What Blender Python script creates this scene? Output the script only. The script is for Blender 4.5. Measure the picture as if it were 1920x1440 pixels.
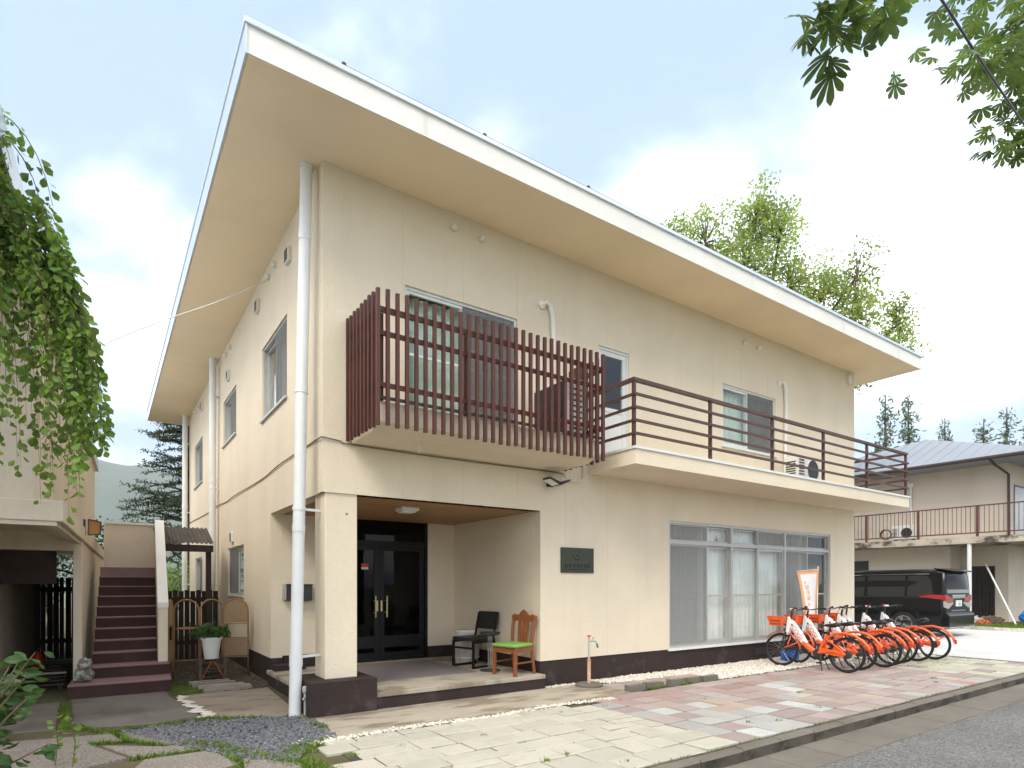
import bpy, bmesh, math, random
import numpy as np
from mathutils import Vector, Matrix
R = math.radians
random.seed(7); rng = np.random.default_rng(7)
for o in list(bpy.data.objects): bpy.data.objects.remove(o)
scene = bpy.context.scene
col = scene.collection

# ---------------------------------------------------------------- camera
cam_d = bpy.data.cameras.new('camera'); cam = bpy.data.objects.new('camera', cam_d); col.objects.link(cam)
cam.location = (-2.086, -6.909, 1.5)
cam.rotation_euler = (R(90), 0, R(-34.478))
cam_d.sensor_width = 36; cam_d.lens = 36*1114/1920; cam_d.shift_y = 375/1920
cam_d.clip_start = .05; cam_d.clip_end = 9000
scene.camera = cam

# ---------------------------------------------------------------- sky and sun
SUN_EL, SUN_AZ = 48, 234            # azimuth of the sun, degrees clockwise from +Y
w = bpy.data.worlds.new('World'); scene.world = w; w.use_nodes = True
nt = w.node_tree; nt.nodes.clear()
def N(t, nt=nt, **k):
    n = nt.nodes.new(t)
    for a, b in k.items(): setattr(n, a, b)
    return n
L = nt.links.new
sky = N('ShaderNodeTexSky', sky_type='NISHITA', sun_disc=False); sky.sun_elevation = R(SUN_EL); sky.sun_rotation = R(SUN_AZ)
sky.air_density = 1.0; sky.dust_density = 1.6; sky.ozone_density = 1.4
tc = N('ShaderNodeTexCoord'); sep = N('ShaderNodeSeparateXYZ'); L(tc.outputs['Generated'], sep.inputs[0])
ad = N('ShaderNodeMath', operation='ADD'); L(sep.outputs['Z'], ad.inputs[0]); ad.inputs[1].default_value = .35
mx = N('ShaderNodeMath', operation='MAXIMUM'); L(ad.outputs[0], mx.inputs[0]); mx.inputs[1].default_value = .12
dv = N('ShaderNodeVectorMath', operation='DIVIDE'); L(tc.outputs['Generated'], dv.inputs[0])
cb = N('ShaderNodeCombineXYZ')
for i in range(3): L(mx.outputs[0], cb.inputs[i])
L(cb.outputs[0], dv.inputs[1])
mp = N('ShaderNodeMapping'); L(dv.outputs[0], mp.inputs[0]); mp.inputs['Location'].default_value = (-8.76, 6.07, -4.33)
no = N('ShaderNodeTexNoise'); L(mp.outputs[0], no.inputs['Vector'])
no.inputs['Scale'].default_value = 1.5; no.inputs['Detail'].default_value = 9; no.inputs['Roughness'].default_value = .52; no.inputs['Distortion'].default_value = .25
rp = N('ShaderNodeValToRGB'); L(no.outputs[0], rp.inputs[0])
rp.color_ramp.elements[0].position = .40; rp.color_ramp.elements[1].position = .66
rp.color_ramp.interpolation = 'EASE'
veil = N('ShaderNodeMixRGB'); L(rp.outputs[0], veil.inputs[0]); veil.inputs[1].default_value = (1.38, 1.82, 2.42, 1); veil.inputs[2].default_value = (8.6, 8.5, 8.2, 1)   # thin blue veil to white cloud
mixc = N('ShaderNodeMixRGB'); mixc.inputs[0].default_value = .82; L(sky.outputs[0], mixc.inputs[1]); L(veil.outputs[0], mixc.inputs[2])
bg = N('ShaderNodeBackground'); L(mixc.outputs[0], bg.inputs[0]); bg.inputs[1].default_value = .15
wo = N('ShaderNodeOutputWorld'); L(bg.outputs[0], wo.inputs[0])
sd = bpy.data.lights.new('sun', 'SUN'); so = bpy.data.objects.new('sun', sd); col.objects.link(so)
sd.energy = 1.0; sd.angle = R(26); sd.color = (1, .92, .78)
so.rotation_euler = (R(90-SUN_EL), 0, R(180-SUN_AZ)); so.location = (-10, -6, 20)
vs = scene.view_settings; vs.view_transform = 'Standard'; vs.look = 'None'; vs.exposure = 1.6; vs.gamma = 1; vs.use_curve_mapping = False
scene.render.engine = 'CYCLES'

# ---------------------------------------------------------------- materials
MATS = {}
def mat(name, base, rough=.7, var=.10, vs=2.5, bump=0., bs=60, metal=0., rnd=0., fine=0., fs=120, spec=.4, stain=None, st_scale=(1, 1, 1), st_lo=.5, st_hi=.7, coat=0, hue=0):
    m = bpy.data.materials.new(name); m.use_nodes = True; t = m.node_tree; b = t.nodes['Principled BSDF']
    b.inputs['Roughness'].default_value = rough; b.inputs['Metallic'].default_value = metal
    b.inputs['Specular IOR Level'].default_value = spec
    if coat: b.inputs['Coat Weight'].default_value = coat; b.inputs['Coat Roughness'].default_value = .06
    g = N('ShaderNodeNewGeometry', t); pos = g.outputs['Position']; LL = t.links.new
    def noise(scale, det=5, vec=pos, ro=.55):
        n = N('ShaderNodeTexNoise', t); LL(vec, n.inputs['Vector']); n.inputs['Scale'].default_value = scale; n.inputs['Detail'].default_value = det; n.inputs['Roughness'].default_value = ro
        return n.outputs[0]
    def mr(v, a, b_, lo, hi):
        n = N('ShaderNodeMapRange', t); LL(v, n.inputs[0]); n.inputs[1].default_value = a; n.inputs[2].default_value = b_; n.inputs[3].default_value = lo; n.inputs[4].default_value = hi
        return n.outputs[0]
    def mul(a, b_):
        n = N('ShaderNodeMath', t, operation='MULTIPLY'); LL(a, n.inputs[0]); LL(b_, n.inputs[1]); return n.outputs[0]
    f = mr(noise(vs), .3, .7, 1-var, 1+var)
    if fine: f = mul(f, mr(noise(fs, 2), .3, .7, 1-fine, 1+fine))
    if rnd:
        oi = N('ShaderNodeObjectInfo', t); f = mul(f, mr(oi.outputs['Random'], 0, 1, 1-rnd, 1+rnd))
    rgb = N('ShaderNodeRGB', t); rgb.outputs[0].default_value = (*base, 1)
    c = rgb.outputs[0]
    if stain:
        mpn = N('ShaderNodeMapping', t); LL(pos, mpn.inputs[0]); mpn.inputs['Scale'].default_value = st_scale
        fac = mr(noise(1.0, 6, mpn.outputs[0], .6), st_lo, st_hi, 0, 1)
        mm = N('ShaderNodeMixRGB', t); LL(fac, mm.inputs[0]); LL(c, mm.inputs[1]); mm.inputs[2].default_value = (*stain, 1); c = mm.outputs[0]
    if hue:
        hs = N('ShaderNodeHueSaturation', t); LL(c, hs.inputs['Color']); LL(mr(noise(vs*3.1, 2), .3, .7, .5-hue, .5+hue), hs.inputs['Hue']); c = hs.outputs[0]
    sc = N('ShaderNodeVectorMath', t, operation='SCALE'); LL(c, sc.inputs[0]); LL(f, sc.inputs['Scale'])
    LL(sc.outputs[0], b.inputs['Base Color'])
    if bump:
        bn = N('ShaderNodeBump', t); bn.inputs['Strength'].default_value = bump; bn.inputs['Distance'].default_value = .02
        LL(noise(bs, 4), bn.inputs['Height']); LL(bn.outputs[0], b.inputs['Normal'])
    MATS[name] = m; return m
def leafmat(name, base, trans=.4, var=.35, vs=2.0, tcol=None, rough=.5, hue=.02):
    m = mat(name, base, rough=rough, var=var, vs=vs, fine=.2, fs=25, hue=hue, spec=.3); t = m.node_tree; b = t.nodes['Principled BSDF']
    tr = N('ShaderNodeBsdfTranslucent', t); ms = N('ShaderNodeMixShader', t); ms.inputs[0].default_value = trans
    src = b.inputs['Base Color'].links[0].from_socket
    mm = N('ShaderNodeMixRGB', t, blend_type='MULTIPLY'); mm.inputs[0].default_value = 1; t.links.new(src, mm.inputs[1]); mm.inputs[2].default_value = tcol or (1.6, 1.7, .8, 1)
    t.links.new(mm.outputs[0], tr.inputs[0]); t.links.new(b.outputs[0], ms.inputs[1]); t.links.new(tr.outputs[0], ms.inputs[2])
    t.links.new(ms.outputs[0], t.nodes['Material Output'].inputs[0]); return m
def glassmat(name, tint=(.8, .85, .83), ior=1.5, gl=(1, 1, 1)):
    m = bpy.data.materials.new(name); m.use_nodes = True; t = m.node_tree; t.nodes.clear()
    lw = N('ShaderNodeLayerWeight', t); lw.inputs[0].default_value = .5
    pw = N('ShaderNodeMath', t, operation='POWER'); t.links.new(lw.outputs['Facing'], pw.inputs[0]); pw.inputs[1].default_value = 5
    fr = N('ShaderNodeMath', t, operation='MULTIPLY_ADD'); t.links.new(pw.outputs[0], fr.inputs[0]); f0 = ((ior-1)/(ior+1))**2; fr.inputs[1].default_value = 1-f0; fr.inputs[2].default_value = f0
    tr = N('ShaderNodeBsdfTransparent', t); tr.inputs[0].default_value = (*tint, 1)
    go = N('ShaderNodeBsdfGlossy', t); go.inputs['Roughness'].default_value = .01; go.inputs[0].default_value = (*gl, 1)
    nz = N('ShaderNodeTexNoise', t); nz.inputs['Scale'].default_value = 1.3; bn = N('ShaderNodeBump', t); bn.inputs['Strength'].default_value = .06; bn.inputs['Distance'].default_value = .05
    g = N('ShaderNodeNewGeometry', t); t.links.new(g.outputs['Position'], nz.inputs['Vector']); t.links.new(nz.outputs[0], bn.inputs['Height']); t.links.new(bn.outputs[0], go.inputs['Normal'])
    ms = N('ShaderNodeMixShader', t); t.links.new(fr.outputs[0], ms.inputs[0]); t.links.new(tr.outputs[0], ms.inputs[1]); t.links.new(go.outputs[0], ms.inputs[2])
    ou = N('ShaderNodeOutputMaterial', t); t.links.new(ms.outputs[0], ou.inputs[0]); MATS[name] = m; return m
def screenmat(name, c=(.12, .12, .12), a=.6):
    m = bpy.data.materials.new(name); m.use_nodes = True; t = m.node_tree; b = t.nodes['Principled BSDF']
    b.inputs['Base Color'].default_value = (*c, 1); b.inputs['Roughness'].default_value = .9
    tr = N('ShaderNodeBsdfTransparent', t); ms = N('ShaderNodeMixShader', t); ms.inputs[0].default_value = a
    t.links.new(tr.outputs[0], ms.inputs[1]); t.links.new(b.outputs[0], ms.inputs[2]); t.links.new(ms.outputs[0], t.nodes['Material Output'].inputs[0]); MATS[name] = m; return m

mat('wall', (.735, .64, .495), .85, .04, 1.2, .35, 45, fine=.03, fs=30, stain=(.67, .575, .435), st_scale=(2.2, 2.2, .22), st_lo=.54, st_hi=.9)
mat('soffit', (.87, .715, .50), .85, .03, .9, .15, 30, stain=(.77, .61, .40), st_scale=(.6, .6, .6), st_lo=.5, st_hi=.85)
mat('fascia', (.79, .775, .73), .75, .04, 1.5, .1, 40, stain=(.6, .56, .48), st_scale=(2, 2, .3), st_lo=.58, st_hi=.8)
mat('capmetal', (.62, .68, .74), .35, .05, 4, metal=.5)
mat('plinth', (.030, .018, .016), .8, .15, 3, .3, 50, stain=(.075, .065, .062), st_scale=(2.5, 2.5, 3), st_lo=.58, st_hi=.8)
mat('porch_ceiling', (.36, .205, .095), .6, .08, 2)
mat('concrete_floor', (.38, .335, .265), .85, .10, 2, .25, 60, fine=.08, stain=(.22, .18, .13), st_scale=(1.8, 2.6, 1), st_lo=.5, st_hi=.62)
mat('concrete_walk', (.38, .33, .26), .9, .10, 1.5, .25, 60, fine=.08, stain=(.21, .17, .12), st_scale=(.7, 2.2, 1), st_lo=.5, st_hi=.58)
mat('concrete_dark', (.17, .152, .13), .9, .16, 1.5, .3, 40, fine=.1, stain=(.10, .09, .075), st_scale=(1.2, 1.2, 1), st_lo=.48, st_hi=.66)
mat('concrete_brown', (.30, .25, .19), .9, .14, 1.5, .3, 40, fine=.1, stain=(.17, .14, .10), st_scale=(1.5, 3, 1), st_lo=.5, st_hi=.66)
mat('apron', (.54, .53, .51), .85, .06, .8, .15, 40, fine=.05, stain=(.52, .51, .49), st_scale=(.5, .5, .5), st_lo=.5, st_hi=.75)
mat('plaster', (.66, .60, .52), .9, .1, 6, .5, 40)
mat('mat_grey', (.20, .17, .165), .95, .06, 3, .4, 300)
mat('brown_rail', (.075, .022, .014), .5, .12, 6, rnd=.12, bump=.08, bs=90)
mat('grey_rail', (.085, .042, .034), .55, .18, 5, bump=.08, bs=90)
mat('alu', (.48, .48, .46), .42, .06, 5, metal=.35)
mat('alu_white', (.68, .70, .68), .45, .04, 5)
mat('pipe', (.72, .73, .73), .45, .05, 2, stain=(.55, .54, .5), st_scale=(3, 3, .5), st_lo=.55, st_hi=.8)
mat('white_plastic', (.72, .71, .67), .45, .05, 4)
mat('dark_metal', (.03, .03, .032), .4, .1, 5)
mat('black_paint', (.005, .005, .0055), .45, .1, 3, spec=.3)
mat('chrome', (.75, .75, .76), .18, .02, 5, metal=1)
mat('brass', (.62, .52, .30), .28, .05, 5, metal=.9)
mat('curtain', (.86, .86, .84), .95, .05, 3)
mat('curtain_green', (.56, .66, .58), .95, .05, 3)
mat('interior', (.35, .32, .28), .9, .05, 1)
mat('cream_paver', (.43, .405, .335), .9, .07, 3, .35, 30, rnd=.08, fine=.08, stain=(.35, .32, .25), st_scale=(3, 3, 3), st_lo=.52, st_hi=.72)
mat('pink_paver', (.335, .272, .25), .9, .08, 3, .3, 30, rnd=.14, fine=.08, stain=(.27, .225, .20), st_scale=(3, 3, 3), st_lo=.5, st_hi=.7)
mat('red_paver', (.325, .235, .212), .9, .08, 3, .3, 30, rnd=.14, fine=.08, stain=(.33, .22, .19), st_scale=(3, 3, 3), st_lo=.5, st_hi=.75)
mat('orange_paver', (.37, .295, .24), .9, .08, 3, .3, 30, rnd=.12, fine=.08)
mat('grey_paver', (.34, .33, .31), .9, .08, 3, .3, 30, rnd=.14, fine=.08, stain=(.32, .31, .28), st_scale=(3, 3, 3), st_lo=.5, st_hi=.75)
mat('white_paver', (.43, .43, .41), .9, .08, 3, .3, 30, rnd=.1, fine=.08)
mat('pale_paver', (.43, .41, .33), .9, .08, 3, .3, 30, rnd=.12, fine=.08, stain=(.34, .37, .22), st_scale=(2, 2, 2), st_lo=.52, st_hi=.7)
mat('bedding', (.06, .052, .036), 1, .2, 6, .5, 60, stain=(.09, .11, .04), st_scale=(2, 2, 2), st_lo=.5, st_hi=.6)
mat('soil', (.11, .085, .055), 1, .25, 4, .6, 40, stain=(.08, .085, .03), st_scale=(2, 2, 2), st_lo=.48, st_hi=.6)
mat('ground', (.16, .15, .10), 1, .2, .3, .3, 10, stain=(.09, .13, .04), st_scale=(.1, .1, .1), st_lo=.45, st_hi=.6)
mat('asphalt', (.155, .15, .143), .9, .10, .8, .5, 160, fine=.55, fs=48, stain=(.125, .12, .115), st_scale=(.5, .9, 1), st_lo=.5, st_hi=.7)
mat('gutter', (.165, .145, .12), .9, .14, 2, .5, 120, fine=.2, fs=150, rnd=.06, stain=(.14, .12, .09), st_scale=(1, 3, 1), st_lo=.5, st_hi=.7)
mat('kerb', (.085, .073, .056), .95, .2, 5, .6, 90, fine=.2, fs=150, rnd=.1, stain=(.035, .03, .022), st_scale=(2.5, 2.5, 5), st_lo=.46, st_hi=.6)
mat('slab_stone', (.24, .215, .19), .95, .1, 2, .7, 80, fine=.42, fs=55, rnd=.08, stain=(.19, .165, .135), st_scale=(2, 2, 2), st_lo=.5, st_hi=.7)
mat('slate', (.125, .13, .14), .7, .35, 30, .2, 60, fine=.3, fs=60)
mat('pebble', (.60, .555, .48), .8, .25, 22, .1, 60, fine=.3, fs=35)
mat('moss', (.12, .12, .025), 1, .3, 8, .6, 60)
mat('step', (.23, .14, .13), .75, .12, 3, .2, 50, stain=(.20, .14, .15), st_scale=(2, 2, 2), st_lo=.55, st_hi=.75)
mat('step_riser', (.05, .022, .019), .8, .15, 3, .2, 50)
mat('neigh_wall', (.62, .54, .43), .85, .05, 1.5, .3, 50, stain=(.5, .43, .34), st_scale=(1.5, 1.5, .4), st_lo=.52, st_hi=.8)
mat('siding', (.55, .52, .47), .8, .05, 2)
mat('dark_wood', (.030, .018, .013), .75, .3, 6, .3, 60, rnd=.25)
mat('wood_plank', (.34, .30, .24), .9, .15, 5, .4, 60, rnd=.2)
mat('rattan', (.27, .145, .065), .5, .15, 12)
mat('rattan_weave', (.36, .245, .145), .8, .2, 60, .7, 250)
mat('chair_wood', (.22, .068, .018), .4, .15, 8, spec=.5)
mat('green_seat', (.20, .40, .085), .6, .06, 5)
mat('sign_plate', (.032, .037, .021), .28, .1, 6, metal=.2, spec=.5)
mat('sign_print', (.004, .004, .003), .5, .1, 6)
mat('orange', (.80, .105, .014), .32, .04, 6, coat=.4)
mat('bike_white', (.74, .73, .71), .35, .04, 6, coat=.3)
mat('tyre', (.016, .016, .017), .85, .1, 10)
mat('saddle', (.018, .017, .018), .45, .1, 10)
mat('van_paint', (.004, .0042, .005), .18, .02, 3, spec=.35)
mat('van_glass', (.008, .009, .010), .04, .02, 3, spec=.8)
mat('red_lens', (.33, .008, .014), .15, .05, 6, coat=1)
mat('clear_lens', (.5, .5, .5), .15, .1, 20, metal=.5)
mat('silver', (.42, .42, .43), .35, .05, 5, metal=.9)
mat('plate_white', (.8, .8, .8), .5, .02, 5)
mat('red', (.55, .02, .02), .4, .05, 5)
mat('green_plastic', (.04, .25, .12), .4, .05, 5)
mat('orange_pipe', (.56, .36, .26), .6, .12, 8)
mat('flag_white', (.78, .76, .74), .9, .04, 3)
mat('flag_orange', (.80, .38, .16), .9, .05, 3)
mat('right_wall', (.60, .52, .43), .85, .04, .6, .2, 30, stain=(.5, .43, .35), st_scale=(.6, .6, .3), st_lo=.52, st_hi=.8)
mat('right_roof', (.28, .295, .325), .45, .04, .6, metal=.3)
mat('old_slab', (.42, .36, .29), .9, .2, 1.5, .3, 30, stain=(.08, .06, .045), st_scale=(1.6, 1.6, 2), st_lo=.50, st_hi=.60)
mat('brown_gutter', (.045, .035, .032), .5, .1, 3)
mat('red_rail', (.10, .038, .032), .6, .25, 4)
mat('tarp', (.02, .20, .62), .45, .15, 6, .3, 20)
mat('rubble', (.50, .46, .42), .9, .25, 8, .4, 20, rnd=.3)
mat('terracotta', (.38, .10, .045), .8, .1, 6)
mat('corrugated', (.085, .068, .055), .8, .2, 4, .2, 30)
mat('lantern', (.42, .20, .06), .5, .1, 6)
mat('stone_fig', (.17, .17, .14), .95, .3, 14, .7, 50, stain=(.36, .35, .31), st_scale=(14, 14, 14), st_lo=.5, st_hi=.6)
mat('bark', (.10, .075, .055), .95, .3, 6, .7, 40)
mat('twig', (.13, .09, .06), .9, .2, 6)
mat('cable_tan', (.20, .16, .115), .8, .2, 4)
mat('hill', (.055, .085, .045), 1, .35, .01, 0)
mat('blue_plastic', (.02, .12, .42), .5, .1, 5)
leafmat('leaf_weep', (.15, .235, .055), .48, .45, 2.2)
leafmat('leaf_shrub', (.05, .10, .028), .3, .4, 4)
leafmat('leaf_big', (.25, .30, .12), .55, .40, .45, hue=.025)
leafmat('leaf_chest', (.085, .125, .045), .45, .25, 2)
leafmat('leaf_chest_far', (.10, .15, .035), .45, .35, 1)
leafmat('leaf_cedar', (.030, .058, .022), .15, .5, 1.3)
leafmat('leaf_conifer', (.13, .18, .12), .25, .35, .3)
leafmat('grass', (.13, .20, .03), .4, .4, 5)
leafmat('plant', (.05, .115, .03), .3, .4, 9)
glassmat('glass', (.95, .97, .96), 1.5)
glassmat('door_glass', (.10, .10, .10), 1.4, (.45, .45, .45))
screenmat('screen', (.20, .20, .195), .58)
screenmat('screen_light', (.36, .36, .34), .42)

# ---------------------------------------------------------------- mesh helpers
class MB:
    def __init__(s, f=None): s.v = []; s.f = []; s.map = f
    def add(s, vs, fs):
        n = len(s.v)
        s.v += [tuple(s.map(*p)) if s.map else tuple(p) for p in vs]; s.f += [[i+n for i in f] for f in fs]; return s
    def box(s, x0, x1, y0, y1, z0, z1):
        return s.add([(x, y, z) for z in (z0, z1) for y in (y0, y1) for x in (x0, x1)], [(0, 2, 3, 1), (4, 5, 7, 6), (0, 1, 5, 4), (2, 6, 7, 3), (0, 4, 6, 2), (1, 3, 7, 5)])
    def bar(s, a, b, w, h=None, up=(0, 0, 1)):
        h = h or w; a = Vector(a); b = Vector(b); d = (b-a).normalized(); up = Vector(up)
        if abs(d.dot(up)) > .98: up = Vector((0, 1, 0))
        x = d.cross(up).normalized(); y = x.cross(d)
        vs = [p + x*sx*w/2 + y*sy*h/2 for p in (a, b) for sy in (-1, 1) for sx in (-1, 1)]
        return s.add(vs, [(0, 2, 3, 1), (4, 5, 7, 6), (0, 1, 5, 4), (2, 6, 7, 3), (0, 4, 6, 2), (1, 3, 7, 5)])
    def tube(s, pts, r, n=8, cap=True):
        pts = [Vector(p) for p in pts]; k = len(pts); rs = r if isinstance(r, (list, tuple)) else [r]*k
        vs = []; x = None
        for i, p in enumerate(pts):
            d = (pts[min(i+1, k-1)]-pts[max(i-1, 0)]).normalized()
            if x is None:
                x = d.cross(Vector((0, 0, 1))) if abs(d.z) < .95 else d.cross(Vector((0, 1, 0)))
            x = (x - d*x.dot(d)).normalized(); y = d.cross(x)
            vs += [p + (x*math.cos(2*math.pi*j/n)+y*math.sin(2*math.pi*j/n))*rs[i] for j in range(n)]
        fs = [(i*n+j, i*n+(j+1) % n, (i+1)*n+(j+1) % n, (i+1)*n+j) for i in range(k-1) for j in range(n)]
        if cap: fs += [tuple(range(n))[::-1], tuple((k-1)*n+j for j in range(n))]
        return s.add(vs, fs)
    def lathe(s, prof, n=16, c=(0, 0, 0), axis='z'):
        vs = []
        for r, h in prof:
            for j in range(n):
                a = 2*math.pi*j/n; u, v = r*math.cos(a), r*math.sin(a)
                p = {'z': (u, v, h), 'x': (h, u, v), 'y': (u, h, v)}[axis]
                vs.append((c[0]+p[0], c[1]+p[1], c[2]+p[2]))
        k = len(prof)
        fs = [(i*n+j, i*n+(j+1) % n, (i+1)*n+(j+1) % n, (i+1)*n+j) for i in range(k-1) for j in range(n)]
        fs += [tuple(range(n))[::-1], tuple((k-1)*n+j for j in range(n))]
        return s.add(vs, fs)
    def prism(s, poly, a, b, axis='z'):
        n = len(poly)
        def P(u, v, h): return {'z': (u, v, h), 'x': (h, u, v), 'y': (u, h, v)}[axis]
        vs = [P(u, v, a) for u, v in poly] + [P(u, v, b) for u, v in poly]
        return s.add(vs, [tuple(range(n))[::-1], tuple(range(n, 2*n))] + [(i, (i+1) % n, n+(i+1) % n, n+i) for i in range(n)])
    def torus(s, c, R_, r, n=32, m=8, axis='x'):
        vs = []
        for i in range(n):
            a = 2*math.pi*i/n
            for j in range(m):
                b = 2*math.pi*j/m; q = R_+r*math.cos(b); u, v, h = q*math.cos(a), q*math.sin(a), r*math.sin(b)
                p = {'z': (u, v, h), 'x': (h, u, v), 'y': (u, h, v)}[axis]
                vs.append((c[0]+p[0], c[1]+p[1], c[2]+p[2]))
        return s.add(vs, [(i*m+j, i*m+(j+1) % m, ((i+1) % n)*m+(j+1) % m, ((i+1) % n)*m+j) for i in range(n) for j in range(m)])
    def mesh(s, name, m, smooth=False, recalc=True):
        me = bpy.data.meshes.new(name); me.from_pydata(s.v, [], s.f)
        if recalc:
            b = bmesh.new(); b.from_mesh(me); bmesh.ops.recalc_face_normals(b, faces=b.faces); b.to_mesh(me); b.free()
        me.materials.append(MATS[m])
        if smooth: me.shade_smooth()
        return me
    def build(s, name, m, parent=None, smooth=False, bevel=0, loc=None, recalc=True):
        o = bpy.data.objects.new(name, s.mesh(name, m, smooth, recalc)); col.objects.link(o); o.parent = parent
        if loc: o.location = loc
        if bevel:
            md = o.modifiers.new('bevel', 'BEVEL'); md.width = bevel; md.segments = 2; md.limit_method = 'ANGLE'; md.angle_limit = R(40)
        if smooth == 2:
            me = o.data
            for p in me.polygons: p.use_smooth = True
            try: me.set_sharp_from_angle(angle=R(35))
            except Exception: pass
        return o
def B(x0, x1, y0, y1, z0, z1): return MB().box(x0, x1, y0, y1, z0, z1)
def npmesh(name, verts, faces, m, parent=None, loc=None, smooth=False):
    verts = np.asarray(verts, dtype=np.float32).reshape(-1, 3); faces = np.asarray(faces, dtype=np.int32)
    k = faces.shape[1]; me = bpy.data.meshes.new(name)
    me.vertices.add(len(verts)); me.vertices.foreach_set('co', verts.ravel())
    me.loops.add(faces.size); me.loops.foreach_set('vertex_index', faces.ravel())
    me.polygons.add(len(faces)); me.polygons.foreach_set('loop_start', np.arange(0, faces.size, k, dtype=np.int32))
    me.update(calc_edges=True); me.materials.append(MATS[m])
    if smooth: me.shade_smooth()
    o = bpy.data.objects.new(name, me); col.objects.link(o); o.parent = parent
    if loc is not None: o.location = loc
    return o
def tag(o, label=None, cat=None, group=None, kind=None):
    for k, v in (('label', label), ('category', cat), ('group', group), ('kind', kind)):
        if v: o[k] = v
    return o
def thing(name, label, cat, loc=(0, 0, 0), rz=0, group=None):
    o = bpy.data.objects.new(name, None); col.objects.link(o); o.location = loc; o.rotation_euler.z = rz; o.empty_display_size = .2
    return tag(o, label, cat, group)
def struct(o): o['kind'] = 'structure'; return o
def copy_tree(o, parent=None):
    c = o.copy(); col.objects.link(c); c.parent = parent
    for ch in [x for x in o.children]: copy_tree(ch, c)
    return c
def link(name, me, parent, loc=(0, 0, 0), rot=(0, 0, 0), scale=(1, 1, 1)):
    o = bpy.data.objects.new(name, me); col.objects.link(o); o.parent = parent; o.location = loc; o.rotation_euler = rot; o.scale = scale; return o
def textmesh(body, size, m, extrude=.001):
    cu = bpy.data.curves.new('text', 'FONT'); cu.body = body; cu.size = size; cu.extrude = extrude; cu.align_x = 'CENTER'; cu.align_y = 'CENTER'
    o = bpy.data.objects.new('tmp', cu); col.objects.link(o); bpy.context.view_layer.update()
    me = bpy.data.meshes.new_from_object(o.evaluated_get(bpy.context.evaluated_depsgraph_get())); bpy.data.objects.remove(o)
    me.materials.clear(); me.materials.append(MATS[m]); return me
def unit(v): return v/np.maximum(np.linalg.norm(v, axis=-1, keepdims=True), 1e-9)
def leaves(c, size, rng, droop=.5, wid=.5, updir=None):
    """c: (n,3) leaf bases; returns verts, quads: a small folded leaf each"""
    n = len(c); d = rng.normal(size=(n, 3)); d[:, 2] -= droop; d = unit(d) if updir is None else unit(d*.5+updir)
    u = rng.normal(size=(n, 3)); sd = unit(np.cross(d, u)); nm = np.cross(sd, d)
    s = (size*rng.uniform(.6, 1.2, n))[:, None]
    v = np.stack([c, c+d*s*.5+sd*s*wid*.5+nm*s*.12, c+d*s, c+d*s*.5-sd*s*wid*.5+nm*s*.12], 1)
    f = np.arange(n*4).reshape(n, 4)
    return v.reshape(-1, 3), f
def stones(name, pts, size, m, flat=.5, parent=None):
    me = bmesh.new(); bmesh.ops.create_icosphere(me, subdivisions=1, radius=1)
    bv = np.array([v.co[:] for v in me.verts]); bf = np.array([[v.index for v in f.verts] for f in me.faces]); me.free()
    n = len(pts); sz = size*rng.uniform(.5, 1.25, (n, 1))*np.array([[1, .75, flat]])*rng.uniform(.8, 1.2, (n, 3))
    a = rng.uniform(0, 6.28, n); ca, sa = np.cos(a), np.sin(a)
    v = bv[None]*(1+rng.uniform(-.18, .18, (n, len(bv), 1)))*sz[:, None, :]
    x = v[..., 0]*ca[:, None]-v[..., 1]*sa[:, None]; y = v[..., 0]*sa[:, None]+v[..., 1]*ca[:, None]
    z = v[..., 2] + x*rng.uniform(-.3, .3, (n, 1)) + y*rng.uniform(-.3, .3, (n, 1))
    V = np.stack([x, y, z], -1)+pts[:, None, :]
    F = bf[None]+(np.arange(n)*len(bv))[:, None, None]
    return npmesh(name, V.reshape(-1, 3), F.reshape(-1, 3), m, parent)
def inpoly(p, poly):
    r = np.zeros(len(p), bool); n = len(poly); x, y = p[:, 0], p[:, 1]
    for i in range(n):
        x1, y1 = poly[i]; x2, y2 = poly[(i+1) % n]
        if y1 == y2: continue
        c = ((y1 > y) != (y2 > y)) & (x < (x2-x1)*(y-y1)/(y2-y1)+x1); r ^= c
    return r
def scatter(poly, n):
    P = np.array(poly); lo, hi = P.min(0), P.max(0); q = rng.uniform(lo, hi, (n, 2)); return q[inpoly(q, poly)]
def blades(name, pts, h, m='grass', parent=None, spread=.5):
    n = len(pts); a = rng.uniform(0, 6.28, n); hh = h*rng.uniform(.4, 1.2, n); wv = np.stack([np.cos(a), np.sin(a), 0*a], -1)*.0045*(1+hh[:, None]*6)
    ln = rng.normal(size=(n, 3))*spread; ln[:, 2] = 1; ln = unit(ln)*hh[:, None]; dr = ln*.5; dr2 = ln.copy(); dr2[:, 2] *= .85; dr2[:, :2] *= 1.4
    v = np.stack([pts-wv, pts+wv, pts+dr+wv*.7, pts+dr2, pts+dr-wv*.7], 1)
    b = (np.arange(n)*5)[:, None]
    f = np.concatenate([b+np.array([[0, 1, 2, 4]]), b+np.array([[4, 2, 3, 3]])])
    fq = b+np.array([[0, 1, 2, 4]]); ft = b+np.array([[4, 2, 3]])
    # triangles only
    tri = np.concatenate([fq[:, [0, 1, 2]], fq[:, [0, 2, 3]], ft])
    return npmesh(name, v.reshape(-1, 3), tri, m, parent)
front = None
def left(u, d, z): return (d, u, z)

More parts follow.
